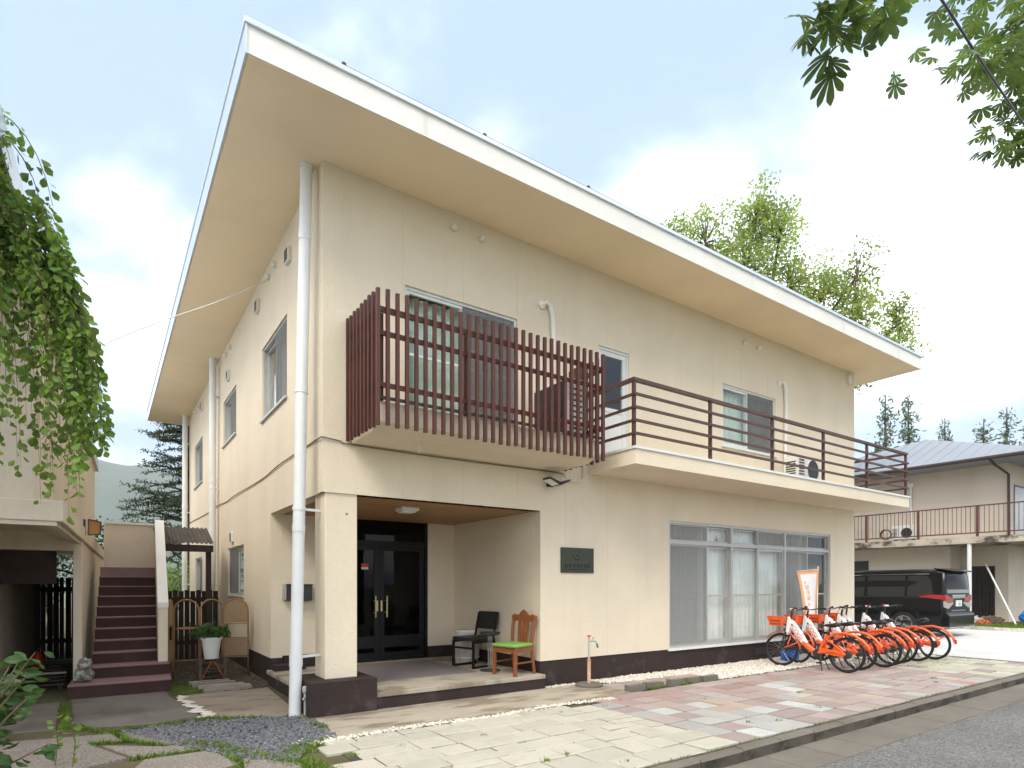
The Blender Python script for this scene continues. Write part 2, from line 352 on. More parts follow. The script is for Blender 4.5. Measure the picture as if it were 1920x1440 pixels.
# ================================================================ SETTING
g = struct(B(-3000, 3000, -3000, 4000, -1.2, -.16).build('ground', 'ground'))
struct(B(-60, 90, -10.5, -4.12, -.5, -.116).build('road', 'asphalt'))
gut = struct(B(-60, 90, -4.12, -3.65, -.5, -.135).build('gutter', 'bedding'))
x = -6.0
gm = B(.004, .596, -4.118, -3.652, -.2, -.112).mesh('gutter_block', 'gutter')
while x < 30: link('gutter_block', gm, gut, (x, 0, random.uniform(-.002, .002))); x += .6
kb = struct(B(-60, 90, -3.64, -3.53, -.5, -.02).build('kerb', 'bedding'))
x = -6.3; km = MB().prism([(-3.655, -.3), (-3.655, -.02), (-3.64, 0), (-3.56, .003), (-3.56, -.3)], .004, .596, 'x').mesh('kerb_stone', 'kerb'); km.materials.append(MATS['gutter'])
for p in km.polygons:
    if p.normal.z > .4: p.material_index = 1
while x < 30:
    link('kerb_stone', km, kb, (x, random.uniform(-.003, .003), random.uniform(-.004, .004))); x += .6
struct(B(12.45, 21.6, -3.52, 26, -.4, -.004).build('driveway', 'apron'))
struct(B(12.30, 12.47, -3.52, 0, -.3, .004).build('driveway_edge', 'concrete_dark'))
struct(B(-30, 12.40, -3.525, 40, -.4, -.02).build('yard', 'soil'))
struct(B(21.72, 60, -3.52, 40, -.4, .05).build('lawn', 'soil'))
# far hills, north-west
hv = []; hn = 60
for i in range(hn+1):
    t = i/hn; xx = -900+2600*t
    h = 355+50*math.sin(t*7+.6)+30*math.sin(t*17)+16*math.sin(t*41)+10*math.sin(t*83)
    hv += [(xx, 1500, -20), (xx, 1750, h*.62), (xx, 2100, h)]
h2 = MB().add(hv, [f for i in range(hn) for f in ((i*3, i*3+3, i*3+4, i*3+1), (i*3+1, i*3+4, i*3+5, i*3+2))]).build('hills', 'hill', smooth=True); struct(h2)

# ---- paving
def paver_mesh(w_, d_, m, g_=.008):
    a, b = w_/2-g_, d_/2-g_; c = .008
    return MB().add([(-a, -b, -.05), (a, -b, -.05), (a, b, -.05), (-a, b, -.05), (-a, -b, -.006), (a, -b, -.006), (a, b, -.006), (-a, b, -.006), (-a+c, -b+c, 0), (a-c, -b+c, 0), (a-c, b-c, 0), (-a+c, b-c, 0)],
        [(0, 1, 5, 4), (1, 2, 6, 5), (2, 3, 7, 6), (3, 0, 4, 7), (4, 5, 9, 8), (5, 6, 10, 9), (6, 7, 11, 10), (7, 4, 8, 11), (8, 9, 10, 11)]).mesh('paver', m)
PM = {}
def paver(parent, x0, x1, y0, y1, m, z=.004, tilt=.011):
    k = (round(x1-x0, 2), round(y1-y0, 2), m)
    if k not in PM: PM[k] = paver_mesh(k[0], k[1], m)
    return link('paver', PM[k], parent, ((x0+x1)/2, (y0+y1)/2, z+random.uniform(-.006, .006)), (random.gauss(0, tilt), random.gauss(0, tilt), random.gauss(0, tilt*1.5)))
pc = struct(B(-.34, 2.9, -3.56, -1.30, -.3, -.012).build('cream_paving', 'bedding'))
y = -3.5
for r_ in range(8):
    d_ = .3 if r_ < 7 else .17
    x = -.58 + [0, .18, -.02, .1][r_ % 4] + (.12 if r_ > 4 else 0) - .02*r_
    if r_ > 3: x += .12
    end = 2.87 if r_ < 7 else 2.6
    while x < end-.1:
        w_ = random.choice([.3, .3, .45, .45, .38, .55]); 
        if end-(x+w_) < .2: w_ = round(end-x, 2)
        if w_ > .4 and random.random() < .25:
            paver(pc, x, x+w_, y, y+.15, 'cream_paver'); paver(pc, x, x+w_, y+.15, y+d_, 'cream_paver')
        else: paver(pc, x, x+w_, y, y+d_, 'cream_paver')
        x += w_
    y += d_
pcol = struct(B(2.9, 9.6, -3.56, -1.0, -.3, -.014).build('coloured_paving', 'bedding'))
for r_ in range(8):
    y = -3.5+.3*r_
    x = 2.88 if r_ < 7 else 3.1
    while x < 9.6:
        q = random.random(); t = (x-2.9)/6.7
        if r_ >= 6: m = 'red_paver' if q < .5 else 'pink_paver' if q < .85 else 'grey_paver'
        elif t < .62: m = 'pink_paver' if q < .42 else 'grey_paver' if q < .72 else 'white_paver' if q < .82 else 'red_paver' if q < .9 else 'orange_paver'
        else: m = 'pink_paver' if q < .55 else 'red_paver' if q < .72 else 'orange_paver' if q < .85 else 'grey_paver'
        paver(pcol, x, x+.33, y, y+.3, m); x += .33
pp = struct(B(9.62, 12.28, -3.56, -1.0, -.3, -.016).build('pale_paving', 'bedding'))
for r_ in range(8):
    x = 9.64
    while x < 12.1:
        paver(pp, x, x+.33, -3.5+.3*r_, -3.2+.3*r_, 'pale_paver' if random.random() < .8 or r_ > 4 else 'pink_paver'); x += .33
pk = struct(B(3.95, 6.0, -.9, -.34, -.3, -.016).build('back_paving', 'bedding'))
for i in range(6):
    for j in range(2): paver(pk, 3.97+i*.33, 4.30+i*.33, -.88+j*.26, -.62+j*.26, 'pink_paver' if random.random() < .7 else 'orange_paver')
struct(MB().prism([(-.34, -.12), (-.30, -1.16), (2.95, -1.16), (3.95, -1.02), (3.95, -.1), (3.1, 0), (3.1, .1), (-.2, .3)], -.3, -.002).build('front_walk', 'concrete_walk'))
# edging stones
em = MB().prism([(-.17, -.05), (.17, -.05), (.165, .045), (-.165, .05)], -.08, .075).mesh('edging_stone', 'gutter')
for i, (x, a) in enumerate([(4.12, .03), (4.50, -.05), (4.98, .02), (5.36, .06), (5.75, -.03)]):
    o = link('edging_stone', em, None, (x, -.955+.01*(i % 2), .0-.012*(i > 2)), (0, random.gauss(0, .03), a))
    tag(o, ['low grey edging stone nearest the garden tap', 'second grey edging stone from the tap, beside green weeds', 'middle grey edging stone of the short row', 'fourth grey edging stone from the tap', 'low grey edging stone farthest from the tap'][i], 'edging stone', 'edging stones beside the pink tiles')
# pebbles and gravel
q = scatter([(4.0, -.0), (4.3, -.36), (5.9, -.45), (6.0, -1.02), (12.25, -1.02), (12.25, 0.0)], 15000)
P3 = np.c_[q, rng.uniform(-.012, .004, len(q))]; tag(stones('white_gravel', P3, .028, 'pebble', .75), kind='stuff', label='white pebble gravel along the wall behind the bicycles')
q = np.concatenate([np.c_[(t := rng.uniform(-.35, 3.45, 900)), -1.19+.03*np.sin(t*3)+rng.normal(0, .032, 900)], np.c_[rng.uniform(-.62, -.25, 160), rng.normal(-1.16, .07, 160)], np.c_[(t := rng.uniform(3.2, 5.9, 500)), -.06-.05*(t-3.2)/2.7+rng.normal(0, .035, 500)]])
tag(stones('white_pebbles', np.c_[q, np.full(len(q), -.002)], .019, 'pebble', .6), kind='stuff', label='line of white pebbles between concrete walk and pale paving')
slate_poly = [(-1.95, .34), (-1.5, .52), (-.36, .06), (-.14, -.3), (-.2, -1.1), (-.48, -1.2), (-.75, -1.72), (-1.12, -1.36), (-1.5, -.6)]
q = scatter(slate_poly, 9000); tag(stones('slate_gravel', np.c_[q, rng.uniform(-.02, .006, len(q))], .030, 'slate', .45), kind='stuff', label='dark grey slate chippings in front of the downpipe')
# slabs at lower left
def slab(name, poly, z, m, parent=None, th=.08, bevel=.008): return MB().prism(poly, z-th, z).build(name, m, parent, bevel=bevel)
sl = struct(B(-6, -.3, -3.5, .6, -.3, -.03).build('garden_path', 'soil'))
for poly in [[(-3.9, .70), (-2.03, .30), (-1.93, -.10), (-2.25, -.03), (-3.9, .28)], [(-1.97, .29), (-1.78, .22), (-1.38, -.42), (-1.62, -.48), (-1.88, -.12)], [(-3.9, .22), (-2.2, -.09), (-1.92, -.80), (-2.4, -.98), (-3.9, -.70)], [(-2.10, -.17), (-1.62, -.54), (-1.36, -.50), (-1.20, -.82), (-1.84, -.84)], [(-1.80, -.92), (-1.28, -.93), (-1.16, -1.5), (-1.5, -1.72), (-2.0, -1.5)],
    [(-1.10, -1.10), (-.94, -1.22), (-.72, -1.80), (-.80, -2.3), (-1.2, -2.1), (-1.12, -1.55)], [(-.62, -1.9), (-.60, -2.7), (-1.1, -2.9), (-1.15, -2.25), (-.80, -2.4)], [(-3.9, -.8), (-2.4, -1.08), (-2.1, -1.6), (-3.9, -2.0)]]:
    slab('stone_slab', poly, random.uniform(-.006, .006), 'slab_stone', sl)
struct(slab('dark_slab', [(-2.35, .82), (-1.42, .50), (-1.13, .42), (-1.36, 2.3), (-1.36, 2.72), (-2.44, 2.72)], -.004, 'concrete_dark'))
struct(slab('side_slab', [(-4.6, 1.3), (-2.50, .86), (-2.55, 2.6), (-4.6, 2.6)], -.006, 'concrete_dark'))
struct(slab('passage_slab', [(-1.08, .40), (-.36, .16), (-.2, .5), (-.12, 2.25), (-1.24, 2.2)], -.002, 'concrete_brown'))
pl = MB(); rr = random.Random(5); Lp, Rp = [], []
for i in range(46):
    t = i/45; xx = -1.27+.17*t+.035*math.sin(i*.55)+.02*math.sin(i*1.3); yy = 2.14-1.66*t; s_ = (.02+.045*abs(math.sin(i*.33+.6))+.035*t)*(1 if .03 < t < .97 else .3)
    Lp.append((xx-s_*rr.uniform(.5, 1.3), yy+rr.uniform(-.012, .012))); Rp.append((xx+s_*rr.uniform(.5, 1.3), yy+rr.uniform(-.012, .012)))
for i in range(45): pl.add([(*Lp[i], .004), (*Rp[i], .004), (*Rp[i+1], .004), (*Lp[i+1], .004), ((Lp[i][0]+Rp[i][0])/2, Lp[i][1], .016), ((Lp[i+1][0]+Rp[i+1][0])/2, Lp[i+1][1], .016)], [(0, 4, 5, 3), (4, 1, 2, 5)])
tag(pl.build('plaster_spill', 'plaster', recalc=False), 'rough white plaster spill on the concrete by the stairs', 'plaster')
# moss and grass
def strip(p, q_, n, w_): t = rng.uniform(0, 1, n); p = np.array(p); q_ = np.array(q_); return p+(q_-p)*t[:, None]+rng.normal(0, w_, (n, 2))
gs = [strip((-2.0, .36), (-1.15, .44), 900, .03), strip((-1.2, .46), (-.9, .30), 500, .05), strip((-.9, .30), (-.62, .2), 200, .03), strip((-2.0, .3), (-2.42, 1.0), 260, .03), strip((-2.42, .8), (-2.48, 2.4), 300, .03),
      strip((-1.98, .22), (-1.9, -.1), 160, .015), strip((-2.2, -.06), (-1.9, -.14), 120, .015), strip((-1.88, -.14), (-1.62, -.5), 160, .012), strip((-1.9, -.85), (-1.2, -.9), 260, .018), strip((-1.42, -.5), (-1.1, -1.05), 500, .05), strip((-1.2, -1.0), (-1.13, -1.6), 200, .03), strip((-1.12, -1.1), (-.75, -1.75), 500, .05),
      strip((-.72, -1.5), (-.52, -1.25), 600, .06), strip((-.7, -1.75), (-.60, -2.4), 500, .06), strip((-.26, -.45), (-.2, -.7), 250, .025), strip((-.34, .1), (-.22, -.2), 60, .03), strip((-.5, -1.25), (-.3, -1.15), 120, .04)]
q = np.concatenate(gs); tag(blades('path_weeds', np.c_[q, np.full(len(q), -.02)], .07), kind='stuff', label='green weeds growing between the garden slabs')
q = np.concatenate([strip((4.3, -1.03), (4.62, -1.04), 300, .02), strip((5.05, -1.02), (5.25, -1.02), 200, .02)]+[np.array([[random.uniform(-.4, 9.5), random.uniform(-3.4, -1.2)]])+rng.normal(0, .02, (14, 2)) for _ in range(18)]+[strip((-.5, -3.52), (9, -3.52), 160, .01), strip((9.7, -1.4), (12.2, -2.2), 420, .35)])
tag(blades('paving_weeds', np.c_[q, np.full(len(q), -.006)], .045), kind='stuff', label='small weeds in the joints of the paving')
q = scatter([(-1.36, 2.25), (-.85, 2.25), (-1.05, 3.6), (-1.3, 3.6)], 2600); tag(blades('moss_patch', np.c_[q, np.full(len(q), -.02)], .025, 'grass'), kind='stuff', label='mossy ground beside the planks')
q = scatter([(21.72, -3.4), (21.75, 5), (25.0, 5), (25.0, -3.4)], 26000); tag(blades('lawn_grass', np.c_[q, np.full(len(q), .04)], .13), kind='stuff', label='bright green grass strip in front of the far house')
tag(stones('passage_gravel', np.c_[(q := scatter([(-.85, 2.25), (-.02, 2.3), (-.02, 6), (-1.25, 6), (-1.2, 3.6)], 3500)), rng.uniform(-.03, -.012, len(q))], .02, 'bark', .6), kind='stuff', label='brown gravel in the side passage')
km2 = MB().box(-.06, .06, .005, .595, -.1, .10).mesh('lawn_kerb_stone', 'rubble')
lk = thing('lawn_kerb', 'low concrete kerb along the grass strip behind the van', 'kerb', (21.66, -3.5, 0))
for i in range(16): link('kerb_stone', km2, lk, (0, i*.6, random.uniform(-.005, .005)))

# ================================================================ MAIN HOUSE
H = thing('main_house', 'cream two storey house with flat overhanging roof and corner porch', 'house')
XE, YE, ZS = 12.35, 13.0, 6.41
PO = (3.16, 2.6, 2.57)                        # porch: x extent, y depth, ceiling
front_open = [(5.95, 11.28, .38, 2.60), (1.03, 2.75, 3.45, 5.26), (4.30, 4.98, 3.43, 5.25), (7.42, 9.14, 4.09, 5.25)]
left_open = [(1.63, 3.20, 4.10, 5.25), (5.45, 6.93, 4.40, 5.33), (10.15, 11.78, 4.15, 5.30), (4.71, 6.34, 1.28, 2.22), (10.2, 11.6, 1.2, 2.2)]
def cells(u0, u1, z0, z1, ops):
    us = sorted({u0, u1, *[u for o in ops for u in o[:2] if u0 < u < u1]}); out = []
    for a, b in zip(us, us[1:]):
        segs = [(z0, z1)]; c = (a+b)/2
        for o in ops:
            if o[0] < c < o[1]:
                ns = []
                for s0, s1 in segs:
                    if o[3] <= s0 or o[2] >= s1: ns.append((s0, s1)); continue
                    if o[2] > s0: ns.append((s0, o[2]))
                    if o[3] < s1: ns.append((o[3], s1))
                segs = ns
        out += [(a, b, s0, s1) for s0, s1 in segs]
    return out
porch_f = (-1, PO[0], 0, PO[2]); porch_l = (-1, PO[1], 0, PO[2])
# wall panels of the front, 0.6 m wide, with narrow joints
u = .0; wd = .605
us = [0] + [1.0+.875*i for i in range(13)] + [XE]
us = [a for a in us if a <= XE]; 
if XE-us[-2] < .3: us.pop(-2)
for a, b in zip(us, us[1:]):
    for c in cells(a+.0014 if a > 0 else a, b-.0014 if b < XE else b, .372, ZS, front_open+[porch_f]): B(c[0], c[1], 0, .03, c[2], c[3]).build('wall_panel', 'wall', H)
mb = MB()
for c in cells(.004, XE-.004, .372, ZS-.002, [(a-.003, b+.003, c_-.003, d+.003) for a, b, c_, d in front_open+[porch_f]]): mb.box(c[0], c[1], .006, .17, c[2]+.001*(c[2] < .4), c[3])
mb.build('front_wall', 'wall', H)
mb = MB(left)
for c in cells(.171, YE, .372, ZS-.001, left_open+[porch_l]): mb.box(c[0], c[1], .0, .17, c[2], c[3])
mb.build('side_wall', 'wall', H)
B(XE-.17, XE, .171, YE, .372, ZS-.001).build('end_wall', 'wall', H)
B(.171, XE-.171, YE-.17, YE, .372, ZS-.001).build('back_wall', 'wall', H)
# plinth
MB().box(3.165, XE-.01, .012, .18, -.3, .372).build('plinth', 'plinth', H)
MB().box(.012, .18, PO[1]+.01, YE-.01, -.3, .372).build('plinth', 'plinth', H)
MB().box(XE-.19, XE-.012, .19, YE-.02, -.3, .371).build('plinth', 'plinth', H)
B(8.45, 8.85, .002, .05, .10, .24).build('crawl_vent', 'dark_metal', H)
# floors
B(.19, XE-.19, .2, YE-.2, 3.05, 3.25).build('upper_floor', 'interior', H)
B(.19, XE-.19, PO[1]+.2, YE-.2, .1, .34).build('ground_floor', 'interior', H)
B(3.35, XE-.19, .2, PO[1]+.19, .1, .339).build('ground_floor', 'interior', H)
B(.2, XE-.2, 4.2, 4.3, .345, 6.40).build('inner_wall', 'interior', H)
# roof
rf = B(-1, XE+.97, -1, YE+1, ZS, ZS+.27).build('roof', 'fascia', H)
B(-.985, XE+.955, -.985, YE+.985, ZS-.006, ZS+.05).build('soffit', 'soffit', H)
mb = MB(); xa, xb, ya, yb = -1.025, XE+.995, -1.025, YE+1.025
mb.box(xa, xb, ya, ya+.2, ZS+.262, ZS+.315).box(xa, xb, yb-.2, yb, ZS+.262, ZS+.315).box(xa, xa+.2, ya+.2, yb-.2, ZS+.262, ZS+.315).box(xb-.2, xb, ya+.2, yb-.2, ZS+.262, ZS+.315)
mb.build('roof_cap', 'capmetal', H, bevel=.006)
B(-1.012, -.997, -1.012, YE+1.01, ZS-.012, ZS+.262).build('edge_flashing', 'capmetal', H)
for x in (-.08, 1.60, 3.22, 4.9, 6.6, 8.3, 10.0, 11.7): B(x-.02, x+.02, -.99, -.95, ZS+.314, ZS+.375).build('roof_stud', 'bark', H)
MB().tube([(-.08, -.97, ZS+.36), (11.7, -.97, ZS+.36)], .006, 5).build('roof_wire', 'dark_metal', H)
# porch
B(.17, PO[0]+.005, 0.18, PO[1], PO[2], PO[2]+.10).build('porch_ceiling', 'porch_ceiling', H)
B(.0, PO[0]+.004, .02, .17, PO[2]+.003, PO[2]+.06).build('porch_lintel', 'wall', H)
B(.02, .168, .18, PO[1], PO[2]-.001, PO[2]+.3).build('porch_lintel', 'wall', H)
B(.171, .86, PO[1], PO[1]+.17, .40, PO[2]+.2).build('porch_back_wall', 'wall', H); B(2.64, PO[0]+.17, PO[1], PO[1]+.17, .40, PO[2]+.2).build('porch_back_wall', 'wall', H)
B(PO[0], PO[0]+.16, .171, PO[1]-.001, .40, PO[2]+.1).build('porch_side_wall', 'wall', H)
[B(*q_).build('porch_skirting', 'plinth', H) for q_ in ((.19, .86, PO[1]-.012, PO[1]+.1, .2, .40), (2.64, PO[0]-.013, PO[1]-.012, PO[1]+.1, .2, .40), (PO[0]-.012, PO[0]+.1, .19, PO[1], .2, .40))]
B(.0, .45, PO[1]-.26, PO[1]-.013, .2, .285).build('porch_ledge', 'plinth', H)
MB().prism([(-.06, .45), (.60, -.14), (3.15, -.14), (3.15, 2.6), (-.06, 2.6)], .14, .2).build('porch_floor', 'concrete_floor', H, bevel=.008)
MB().prism([(-.05, .45), (.60, -.125), (3.15, -.125), (3.15, 2.58), (-.05, 2.58)], -.3, .141).build('porch_step', 'plinth', H)
B(-.19, .60, -.165, .62, -.3, .385).build('pillar_base', 'plinth', H, bevel=.008)
B(.035, .42, .02, .42, .385, PO[2]+.01).build('pillar', 'wall', H, bevel=.012)
MB().lathe([(.012, 0), (.012, .05), (.03, .05), (.03, .06)], 8, (.29, .02, 2.33), 'y').build('hook', 'alu_white', H)
# balcony slabs
MB().prism([(-.88, 3.24), (-.88, 3.46), (-.001, 3.46), (-.001, 3.17), (-.62, 3.17)], .34, 3.50, 'x').build('balcony_slab', 'wall', H, bevel=.01)
mb = B(4.08, 12.72, -1.0, -.002, 3.20, 3.43); mb.box(XE+.002, 12.718, -.002, .9, 3.201, 3.429)
mb.build('balcony_slab', 'wall', H)
mb = B(4.06, 12.74, -1.02, -.97, 3.415, 3.452); mb.box(4.06, 4.10, -.969, -.003, 3.415, 3.451); mb.box(12.70, 12.74, -.969, .9, 3.415, 3.451)
mb.build('slab_flashing', 'alu_white', H)
MB().tube([(.98, -.5, 3.17), (.98, -.5, 3.05)], .014, 8).build('drain_spout', 'wall', H)

# windows ---------------------------------------------------------------
def frame(mb, u0, u1, z0, z1, d0, d1, w_):
    mb.box(u0, u1, d0, d1, z0, z0+w_); mb.box(u0, u1, d0, d1, z1-w_, z1); mb.box(u0, u0+w_, d0, d1, z0+w_, z1-w_); mb.box(u1-w_, u1, d0, d1, z0+w_, z1-w_)
def curtain(f, parent, u0, u1, z0, z1, d, m='curtain', amp=.025, wl=.14, name='curtain'):
    n = int((u1-u0)/.02)+2; mb = MB(f); vs = []; ph = random.random()*6
    for i in range(n):
        u_ = u0+(u1-u0)*i/(n-1); o_ = amp*math.sin(u_*2*math.pi/wl+ph+1.1*math.sin(u_*3.7))+amp*.4*math.sin(u_*91)
        vs += [(u_, d+o_, z0), (u_, d+o_*.8, z1)]
    mb.add(vs, [(2*i, 2*i+2, 2*i+3, 2*i+1) for i in range(n-1)]); return mb.build(name, m, parent, smooth=True, recalc=False)
def window(f, u0, u1, z0, z1, split, screen=None, m='alu', curt=None, midbar=None, sill=True, cover=(0, 1), order=1):
    fm = MB(f); frame(fm, u0, u1, z0, z1, .025, .13, .035); wn = fm.build('window', m, H)
    mids = [u0+.035]+list(split)+[u1-.035]
    for i, (a, b) in enumerate(zip(mids, mids[1:])):
        d = .04 if (i+order) % 2 else .08
        a2, b2 = a-(.02 if i else 0), b+(.02 if i < len(mids)-2 else 0)
        sm = MB(f); frame(sm, a2, b2, z0+.036, z1-.036, d, d+.03, .04)
        if midbar: sm.box(a2+.041, b2-.041, d+.001, d+.029, midbar-.016, midbar+.016)
        sm.build('sash', m, wn)
        MB(f).box(a2+.03, b2-.03, d+.013, d+.017, z0+.07, z1-.07).build('pane', 'glass', wn)
        if screen is not None and i in screen:
            MB(f).box(a2+.02, b2-.02, .0265, .0285, z0+.05, z1-.05).build('insect_screen', 'screen', wn)
    if sill: MB(f).box(u0-.03, u1+.03, -.035, .03, z0-.03, z0+.004).build('sill', m, wn)
    if curt:
        w_ = u1-u0; curtain(f, wn, u0+.02+w_*cover[0], u0-.02+w_*cover[1], z0+.05, z1-.04, .21, curt)
    return wn
window(None, 1.03, 2.75, 3.47, 5.26, [1.87], [1], 'alu_white', 'curtain_green', 4.42, False, (0, .85))
window(None, 7.42, 9.14, 4.09, 5.25, [8.24], [1], 'alu_white', 'curtain_green')
for (a, b, c, d, sp, sc, cv) in [(1.63, 3.20, 4.10, 5.25, 2.4, [0], (.5, 1)), (5.45, 6.93, 4.40, 5.33, 6.2, [0], (0, 1)), (10.15, 11.78, 4.15, 5.30, 11.0, [0], (0, 1)), (4.71, 6.34, 1.28, 2.22, 5.45, [1], (0, 1)), (10.2, 11.6, 1.2, 2.2, 10.9, [0], (0, 1))]:
    window(left, a, b, c, d, [sp], sc, 'alu', 'curtain', None, True, cv)
# balcony door
fm = MB(); frame(fm, 4.30, 4.98, 3.45, 5.25, .02, .12, .04); dr = fm.build('balcony_door', 'alu_white', H)
sm = MB(); frame(sm, 4.341, 4.939, 3.49, 5.209, .035, .075, .075); sm.box(4.417, 4.863, .036, .074, 4.25, 4.31); sm.build('door_leaf', 'alu_white', dr)
B(4.41, 4.87, .05, .056, 4.30, 5.14).build('pane', 'glass', dr); B(4.41, 4.87, .045, .06, 3.55, 4.26).build('lower_panel', 'alu_white', dr)
MB().tube([(4.375, .03, 4.28), (4.375, -.02, 4.28), (4.44, -.02, 4.28)], .008, 6).build('handle', 'chrome', dr)
# big shop window, ground floor
W0, W1, WZ0, WZ1, WT = 5.95, 11.28, .38, 2.60, 2.235
fm = MB(); frame(fm, W0, W1, WZ0, WZ1, .02, .13, .045); fm.box(W0+.046, W1-.046, .021, .129, WT-.035, WT+.025)
for x in (7.73, 9.52): fm.box(x-.03, x+.03, .015, .131, WZ0+.046, WT-.036); fm.box(x-.03, x+.03, .015, .131, WT+.026, WZ1-.046)
big = fm.build('shop_window', 'alu', H)
B(W0-.03, W1+.03, -.03, .02, WZ0-.035, WZ0+.003).build('sill', 'alu_white', big)
bays = [(W0+.045, 7.70, 7.02), (7.76, 9.49, 8.60), (9.55, W1-.045, 10.40)]
for k, (a, b, s) in enumerate(bays):
    for i, (p, q_) in enumerate(((a, s), (s, b))):
        d = .04 if (i+k) % 2 == 0 else .08
        for (z0, z1, low) in ((WZ0+.046, WT-.036, True), (WT+.026, WZ1-.046, False)):
            ss = s + (-.55 if (k == 0 and not low) else 0)
            p2, q2 = (a, s) if i == 0 else (s, b)
            sm = MB(); frame(sm, p2-(.02 if i else -.002), q2+(.02 if not i else -.002), z0+.002, z1-.002, d, d+.03, .042 if low else .03)
            if low: sm.box(p2+.03, q2-.03, d+.002, d+.028, 1.27, 1.30)
            sm.build('sash', 'alu', big)
            B(p2+.02, q2-.02, d+.013, d+.017, z0+.03, z1-.03).build('pane', 'glass', big)
            if (k, i) in ((0, 0), (2, 0)) or (not low and (k, i) in ((0, 0), (1, 1))): B(p2+.02, q2-.02, .030, .032, z0+.02, z1-.02).build('insect_screen', 'screen_light', big)
    
curtain(None, big, W0+.03, 10.55, WZ0+.03, WZ1-.03, .23)
MB().lathe([(.004, 2.56), (.004, 2.50), (.022, 2.46), (.03, 2.43), (.018, 2.40)], 10, (7.50, .19, -.1)).build('pendant_bulb', 'orange_pipe', big)
# entrance door
dz0, dz1, dtr = .2, PO[2]+.05, 2.16
fm = MB(); frame(fm, .86, 2.64, dz0, dz1, PO[1]+.01, PO[1]+.12, .05); fm.box(.911, 2.589, PO[1]+.012, PO[1]+.118, dtr, dtr+.07)
ed = fm.build('entrance_door', 'black_paint', H)
for i, (a, b) in enumerate(((.912, 1.748), (1.752, 2.588))):
    sm = MB(); frame(sm, a, b, dz0+.05, dtr-.002, PO[1]+.04, PO[1]+.08, .09); sm.box(a+.091, b-.091, PO[1]+.041, PO[1]+.079, .42, .62)
    lf = sm.build('door_leaf', 'black_paint', ed, bevel=.004)
    B(a+.08, b-.08, PO[1]+.055, PO[1]+.06, .33, dtr-.08).build('pane', 'door_glass', lf)
    hx = 1.66 if i == 0 else 1.86
    MB().tube([(hx, PO[1]-.03, .94), (hx, PO[1]-.03, 1.30)], .013, 8).tube([(hx, PO[1]-.03, 1.02), (hx, PO[1]+.05, 1.02)], .008, 6).tube([(hx, PO[1]-.03, 1.22), (hx, PO[1]+.05, 1.22)], .008, 6).build('handle', 'brass', lf)
    B(1.70 if i == 0 else 1.775, 1.725 if i == 0 else 1.80, PO[1]+.03, PO[1]+.042, 1.04, 1.22).build('lock_plate', 'brass', lf)
    if i == 0: 
        B(1.44, 1.56, PO[1]+.05, PO[1]+.054, 1.78, 1.84).build('red_sticker', 'red', lf); B(1.44, 1.56, PO[1]+.05, PO[1]+.0535, 1.745, 1.779).build('white_sticker', 'white_plastic', lf)
B(.912, 2.588, PO[1]+.055, PO[1]+.06, dtr+.07, dz1-.05).build('transom_pane', 'door_glass', ed)
B(1.42, 1.72, PO[1]+.09, PO[1]+.2, dtr+.17, dtr+.27).build('transom_box', 'white_plastic', ed)  # plain white box set behind the transom pane
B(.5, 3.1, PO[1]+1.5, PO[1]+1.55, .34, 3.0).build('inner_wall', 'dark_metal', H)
# vents and small fittings
def hood(f, u_, z_, r=.035):
    mb = MB(f); mb.lathe([(r*1.1, .0), (r*1.1, -.02), (r, -.045), (r*.6, -.065), (.004, -.07)], 10, (u_, 0, z_), 'y'); return mb.build('vent_hood', 'white_plastic', H, smooth=True)
for x, z in [(1.72, 6.20), (2.15, 6.19), (8.08, 6.15), (8.54, 6.15)]: hood(None, x, z, .04)
for y, z in [(2.28, 6.2), (2.69, 6.19), (6.03, 6.22), (6.53, 6.22), (10.9, 6.2), (11.43, 6.22)]: hood(left, y, z, .045)
for y, z in [(1.49, 5.97), (3.45, 6.03), (6.21, 5.70), (10.15, 6.05), (5.79, 2.42)]:
    mb = MB(left); mb.box(y-.09, y+.09, -.05, .0, z-.10, z+.10)
    vt = mb.build('vent_box', 'white_plastic', H, bevel=.008)
    for k in range(4): MB(left).box(y-.075, y+.075, -.056, -.049, z-.075+k*.042, z-.05+k*.042).build('louvre', 'dark_metal', vt)
B(11.98, 12.13, -.06, 0, 6.10, 6.28).build('vent_box', 'white_plastic', H)

# slatted railing, left balcony
sr = thing('slat_railing', 'dark brown railing of closely spaced vertical slats round the left balcony', 'railing', (0, 0, 0))
smx = B(-.019, .019, -.019, .019, -.72, .72).mesh('slat', 'brown_rail')
nS = 30
for i in range(nS): link('slat', smx, sr, (.29+(3.50-.29)*i/(nS-1), -.955, 3.90+random.uniform(-.008, .008)))
for i in range(8): link('slat', smx, sr, (.285, -.845+.115*i, 3.90+random.uniform(-.008, .008)))
for i in range(8): link('slat', smx, sr, (3.555, -.90+.115*i, 3.90+random.uniform(-.008, .008)))
for z, h in ((4.42, .06), (4.17, .05), (3.62, .05)):
    B(.306, 3.53, -.935, -.905, z-h/2, z+h/2).build('rail', 'brown_rail', sr); B(.306, .336, -.904, -.001, z-h/2, z+h/2).build('rail', 'brown_rail', sr); B(3.50, 3.53, -.904, -.001, z-h/2, z+h/2).build('rail', 'brown_rail', sr)
B(.34, 3.499, -.935, -.905, 3.47, 3.50).build('rail', 'dark_metal', sr)
for x in (.355, 1.4, 2.45, 3.47): B(x-.02, x+.02, -.90, -.86, 3.46, 4.39).build('post', 'brown_rail', sr)
